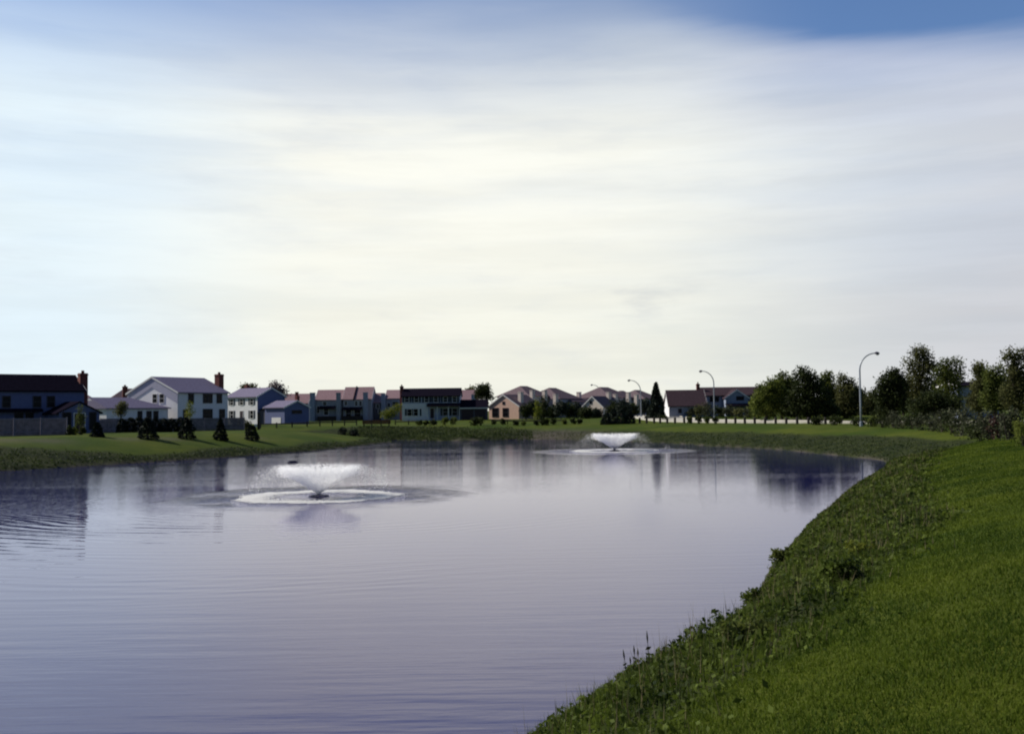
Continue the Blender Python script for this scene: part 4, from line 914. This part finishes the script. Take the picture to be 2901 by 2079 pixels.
# ------------------------------------------------------------------ fountains
fm = bpy.data.materials.new('spray_white'); fm.use_nodes = True; t = fm.node_tree; t.nodes.remove(t.nodes['Principled BSDF'])
b = N(t, 'ShaderNodeBsdfDiffuse'); b.inputs[0].default_value = (0.99, 0.99, 0.99, 1)
tr = N(t, 'ShaderNodeBsdfTranslucent'); tr.inputs[0].default_value = (0.99, 0.99, 0.99, 1)
mx = N(t, 'ShaderNodeMixShader'); mx.inputs[0].default_value = 0.5
t.links.new(b.outputs[0], mx.inputs[1]); t.links.new(tr.outputs[0], mx.inputs[2]); t.links.new(mx.outputs[0], t.nodes['Material Output'].inputs[0])
M['spray'] = fm
def fountain(label, x, y, Rr, H, n, drop, fall=.75, foam=.55, fmax=.98):
    r = thing('fountain', label, 'fountain', (x, y, 0), 0, 'spraying fountains in the pond')
    MB().tube([(0, 0, -.25), (0, 0, .02), (0, 0, .07), (0, 0, .10)], [.5, .56, .5, .3], 18).build('float', M['float'], r)
    MB().tube([(0, 0, .105), (0, 0, .15)], [.13, .15], 10).build('nozzle', M['steel'], r)
    # droplets along ballistic paths that fan out from the nozzle and fall back on a ring
    def shot(m, lo, hi, spread, jets=0):
        th = rng.uniform(0, 2*np.pi, m)
        if jets: th = (rng.integers(0, jets, m) + .5)*2*np.pi/jets + rng.normal(0, .022, m)
        f = lo + (hi-lo)*(rng.beta(1.0, 1.55, m) if lo < .2 else rng.uniform(0, 1, m)**1.25); q = 1-f
        sc = rng.uniform(.78, 1.0, m); sz = H/.33*(1.08 - .34*rng.uniform(0, 1, m)**1.6)
        rr = Rr*sc*(3*q*q*f*.35 + 3*q*f*f*.66 + f**3); hz = sz*(3*q*q*f*.25 + 3*q*f*f*.62)
        dr = Rr*sc*(3*q*q*.30 + 6*q*f*.42 + 3*f*f*.28); dz = sz*(3*q*q*.26 + 6*q*f*.36 - 3*f*f*.62)
        C = np.stack([np.cos(th)*rr, np.sin(th)*rr, .14 + hz], 1)
        C += np.clip(rng.normal(size=(m, 3)), -2, 2)*(spread*(.1+f))[:, None]
        vel = np.stack([np.cos(th)*dr, np.sin(th)*dr, dz], 1); vel /= np.linalg.norm(vel, axis=1)[:, None]
        return C, vel, f
    C1, v1, f1 = shot(int(n*.75), 0.0, .60, .085); C2, v2, f2 = shot(int(n*fall), .36, fmax, .10, 34)
    # narrower inner jets fill the trumpet
    C3, v3, f3 = shot(int(n*.06), 0.05, .46, .06); C3[:, :2] *= rng.uniform(.3, .95, (len(C3), 1))
    C = np.concatenate([C1, C2, C3]); v = np.concatenate([v1, v2, v3]); f = np.concatenate([f1, f2, f3])
    keep = C[:, 2] > .02; C, v, f = C[keep], v[keep], f[keep]
    s_ = drop*rng.uniform(.5, 1.4, len(C))*np.where(f > .55, .5, np.clip(.62 + 1.2*f, 0, 1))
    nn = np.array(sun_dir)[None, :]*rng.choice([-1, 1], len(C))[:, None] + rng.normal(size=C.shape)*.55; nn /= np.linalg.norm(nn, axis=1)[:, None]
    a = v - nn*(v*nn).sum(1)[:, None]; a /= np.linalg.norm(a, axis=1)[:, None]+1e-9; c2 = np.cross(nn, a)
    a *= (s_*.95)[:, None]; c2 *= (s_*.5)[:, None]
    V = np.stack([C-a, C-c2, C+a, C+c2], 1).reshape(-1, 3); F = np.arange(4*len(C)).reshape(-1, 4)
    V[:, 2] = np.maximum(V[:, 2], .012)
    np_obj('spray', V, F, M['spray'], r)
    # churned foam where the water lands: many small splashes
    m = int(n*foam); th = rng.uniform(0, 2*np.pi, m)
    edge = 1 + .035*np.sin(5*th+1) + .03*np.sin(11*th) + .02*np.sin(23*th+2)
    rr = Rr*edge*(.985 - np.abs(rng.normal(0, .15, m)) + rng.normal(0, .03, m)*(rng.uniform(0, 1, m) < .35)); rr = np.where(rr < Rr*.5, Rr*rng.uniform(.8, 1, m), rr)
    C = np.stack([np.cos(th)*rr, np.sin(th)*rr, np.zeros(m)], 1); hh = rng.uniform(.008, .05, m)*(drop/.035)**.5; w = rng.uniform(.04, .10, m)*(drop/.035)**.5
    k0 = rng.uniform(0, 6, m); P = []
    for j in range(3): P.append(C + np.stack([np.cos(k0+2.1*j)*w, np.sin(k0+2.1*j)*w, np.full(m, .004)], 1))
    P.append(C + np.stack([np.zeros(m), np.zeros(m), hh], 1))
    V = np.stack(P, 1).reshape(-1, 3); i = np.arange(m)[:, None]*4
    F = np.concatenate([i+np.array([[0, 1, 3]]), i+np.array([[1, 2, 3]]), i+np.array([[2, 0, 3]]), i+np.array([[0, 2, 1]])], 1).reshape(-1, 3)
    np_obj('foam_ring', V, F, M['spray'], r)
k1 = f1y/FPX
fountain('nearer fountain spraying a white trumpet inside a foam ring, left of centre', f1x, f1y, 222*k1, 71*k1, 80000, .027, fall=.36, foam=.44)
k2 = f2y/FPX
fountain('farther small fountain spraying before the right far bank', f2x, f2y, 120*k2, 40*k2, 60000, .046, fall=.16, foam=.18, fmax=.90)
fx, fy = WP(829, 1312)
r = thing('float', 'small dark blue float lying on the water behind the nearer fountain', 'float', (fx, fy, 0), R(4))
MB().tube([(-.45, 0, .06), (-.38, 0, .07), (.38, 0, .07), (.45, 0, .06)], [.05, .11, .11, .05], 10).build('hull', M['float'], r, True)
MB().box(-.3, .3, -.07, .07, .175, .21).build('top_plate', M['float'], r)

# ------------------------------------------------------------------ bank weeds and grass
def blades(X, Y, h, w, m, name, label, lean=.45, tri=True):
    n = len(X); Z = on_mesh(X, Y) - .008
    a = rng.uniform(0, 2*np.pi, n); l = rng.uniform(0, lean, n)*h; la = rng.uniform(0, 2*np.pi, n)
    B = np.stack([X, Y, Z], 1); u = np.stack([np.cos(a), np.sin(a), 0*a], 1)*(w*.5)[:, None]
    T = B + np.stack([np.cos(la)*l, np.sin(la)*l, h], 1)
    V = np.stack([B-u, B+u, T], 1).reshape(-1, 3)
    o = np_obj(name, V, np.arange(3*n).reshape(-1, 3), M[m]); return tag(o, label, 'grass', kind='stuff')
# near bank weeds: leaves in clumps, thinner with distance
n = 420000
u = rng.uniform(0, 1, n); Y = 3 + 74*u**2.0; X = rng.uniform(-7, 31, n)
d = sdist(X, Y); wd = rough_mask(X, Y, d)
k = (d > .02) & (d < wd + rng.normal(0, .25, n)) & (X > -.3*Y-4) & (X < 30)
X, Y, d, wd = X[k], Y[k], d[k], wd[k]
clump = .5 + .5*np.sin(1.7*X + .8*np.sin(1.1*Y))*np.sin(1.3*Y + 1.1*np.sin(.9*X)); clump2 = .5 + .5*np.sin(4.1*X+1.3*Y)*np.sin(3.3*Y-1.1*X)
hh = (.09 + .27*clump**1.5*(.4+.6*clump2))*np.clip((wd - d)/.7 + .25, .25, 1)*np.clip(d/1.1 + .12, .2, 1)
zz_ = on_mesh(X, Y); C = np.stack([X, Y, zz_ + hh*rng.uniform(0, 1, len(X))**.7], 1)
V, F = leaves(C, rng.uniform(.5, 1.3, len(X))*(.034 + .0023*Y), asp=1.3)
tag(np_obj('bank_weeds', V, F, M['weed']), 'tangled leafy weeds on the near bank above the waterline', 'weeds', kind='stuff')
# upright rough grass among the weeds
sel = rng.choice(len(X), min(len(X), 30000), replace=False)
blades(X[sel] + rng.normal(0, .1, len(sel)), Y[sel] + rng.normal(0, .1, len(sel)), (hh[sel]*rng.uniform(.6, 1.25, len(sel)) + .05), .010 + .0008*Y[sel], 'weed', 'bank_grass', 'long rough grass stems among the near bank weeds')
sel = rng.choice(len(X), 2600, replace=False)
blades(X[sel], Y[sel], hh[sel]*rng.uniform(.8, 1.9, len(sel)) + .12, .006 + .0006*Y[sel], 'straw', 'dry_stems', 'thin dry straw coloured stems standing in the near bank weeds')
# mown lawn near the camera
n = 820000
u = rng.uniform(0, 1, n); Y = 3.6 + 72*u**2.6; X = rng.uniform(-1.5, 1, n)*0 + rng.uniform(0, 1, n)*(Y*.56+5) - 4
d = sdist(X, Y); k = d > rough_mask(X, Y, d) - .25
X, Y = X[k], Y[k]
tuft = .9 + .08*wob(X*2.2, Y*2.6) + rng.normal(0, .12, len(X))
blades(X, Y, rng.uniform(.025, .055, len(X))*tuft*(1+Y*.012), .006 + .0009*Y, 'blade', 'lawn_grass', 'short mown grass blades on the lawn at right', lean=.9)
# weeds on the left and far banks
def far_weeds(x0, x1, y0, y1, n, dmax, size, hgt, label):
    X = rng.uniform(x0, x1, n); Y = rng.uniform(y0, y1, n); d = sdist(X, Y)
    k = (d > .05) & (d < rough_mask(X, Y, d)*dmax*rng.uniform(.2, 1.0, n)**.6); X, Y = X[k], Y[k]
    cl = .5 + .5*np.sin(.9*X+.7*np.sin(.6*Y))*np.sin(.8*Y+.5*X)
    C = np.stack([X, Y, on_mesh(X, Y) + rng.uniform(0, 1, len(X))*hgt*(.3+cl)], 1)
    V, F = leaves(C, rng.uniform(.5, 1.4, len(X))*size, asp=1.2)
    return tag(np_obj('bank_weeds', V, F, M['weed_far']), label, 'weeds', kind='stuff')
far_weeds(-62, -17, 78, 152, 60000, 1.0, .17, .24, 'rough weeds along the left bank of the pond')
far_weeds(-26, 3, 152, 180, 34000, 1.1, .19, .24, 'dark weeds on the steep bank below the colonial house')
far_weeds(2, 38, 76, 168, 70000, 1.0, .12, .12, 'rough grass along the far right bank of the pond')

# single plants on the near bank
def stalk(label, xb, yb, xt, yt, D):
    X = PX(xb, D, yb); z = PZ(xb, yb, D); r_ = thing('reed', label, 'reed', (X, D, z-.25), 0, 'dry reed stalks at the near waterline')
    top = (PX(xt, D, yt)-X, .03, PZ(xt, yt, D)-z+.25)
    MB().tube([(0, 0, 0), (top[0]*.4, .01, top[2]*.5), top], [.008, .007, .003], 5).build('stalk', M['reed'], r_)
    hd = MB().tube([(top[0]*.72, .02, top[2]*.76), (top[0]*.86, .025, top[2]*.88), (top[0]*1.01, .03, top[2]*1.02)], [.006, .016, .003], 6).build('seed_head', M['reed'], r_)
    C = np.array([(top[0]*q_, .01, top[2]*q_) for q_ in (.3, .42, .55, .66)]) + rng.normal(0, .01, (4, 3))
    V, F = leaves(C, .09, asp=1.6); np_obj('foliage', V, F, M['reed'], r_)
for a in [('leftmost dry reed leaning left at the near waterline', 1779, 1915, 1766, 1842, 17.2), ('shortest dry reed beside the leftmost one', 1793, 1892, 1785, 1862, 17.3),
          ('dry reed just left of the paired middle reeds', 1802, 1890, 1796, 1830, 17.4), ('dry reed just right of the paired middle reeds', 1811, 1888, 1807, 1838, 17.4),
          ('tallest dry reed standing at the near waterline', 1841, 1885, 1833, 1789, 17.6), ('short dry reed to the right of the tallest reed', 1886, 1866, 1878, 1840, 18.2)]: stalk(*a)
def edge_x(D):
    xs_ = np.linspace(-6, 30, 400); d_ = sdist(xs_, xs_*0+D); return float(xs_[np.argmax(d_ > .25)])
def weed_clump(label, px, py, D, w, h, m='weed', n=700, leaf=.06):
    X = PX(px, D, py) if px else edge_x(D); z = gz(X, D); r_ = thing('weed_plant', label, 'weed', (X, D, z), 0, 'single weed plants on the near bank')
    P = crown_pts([(0, 0, h*.35, w*.5, w*.5, h*.45), (w*.2, 0, h*.6, w*.28, w*.28, h*.35), (-w*.22, .05, h*.5, w*.26, w*.26, h*.35)], n//9, 9, .04)
    P[:, 2] = np.maximum(P[:, 2], 0); V, F = leaves(P, rng.uniform(.6, 1.3, len(P))*leaf, asp=1.3); np_obj('foliage', V, F, M[m], r_)
    mb = MB()
    for i in range(4): a = i*1.6+.3; mb.tube([(0, 0, -.1), (math.cos(a)*w*.15, math.sin(a)*w*.15, h*.4), (math.cos(a)*w*.28, math.sin(a)*w*.28, h*.8)], [.01, .008, .003], 5)
    mb.build('stem', M['reed'], r_)
weed_clump('bushy weed at the edge of the mown lawn on the near bank', 2385, 1700, 13.2, .62, .36, 'weed', 900, .055)
weed_clump('yellow-green leafy weed high on the near bank', 2440, 1575, 17.5, .5, .34, 'leaf_lime', 400, .05)
weed_clump('dark weed tuft overhanging the near waterline beyond the reeds', None, 0, 21.8, .45, .34, 'weed', 500, .06)
weed_clump('dark weed tuft on the waterline where the bank begins to straighten', None, 0, 27.5, .55, .42, 'leaf_mid', 500, .07)
weed_clump('leafy weed above the reeds with yellow-green tips', 2120, 1900, 10.5, .55, .3, 'leaf_mid', 600, .05)
X, D = PX(1152, 14.0, 2068), 13.75
r_ = thing('grass_tussock', 'dark tussock breaking the water at the bottom edge of the picture', 'tussock', (X, D, -.12))
P = crown_pts([(0, 0, .08, .22, .16, .12)], 40, 9, .03); V, F = leaves(P, .07, asp=1.5); np_obj('foliage', V, F, M['leaf_dark'], r_)
MB().tube([(0, 0, -.4), (0, 0, .02), (0, 0, .09)], [.22, .2, .08], 10).build('root_clod', M['bark'], r_)
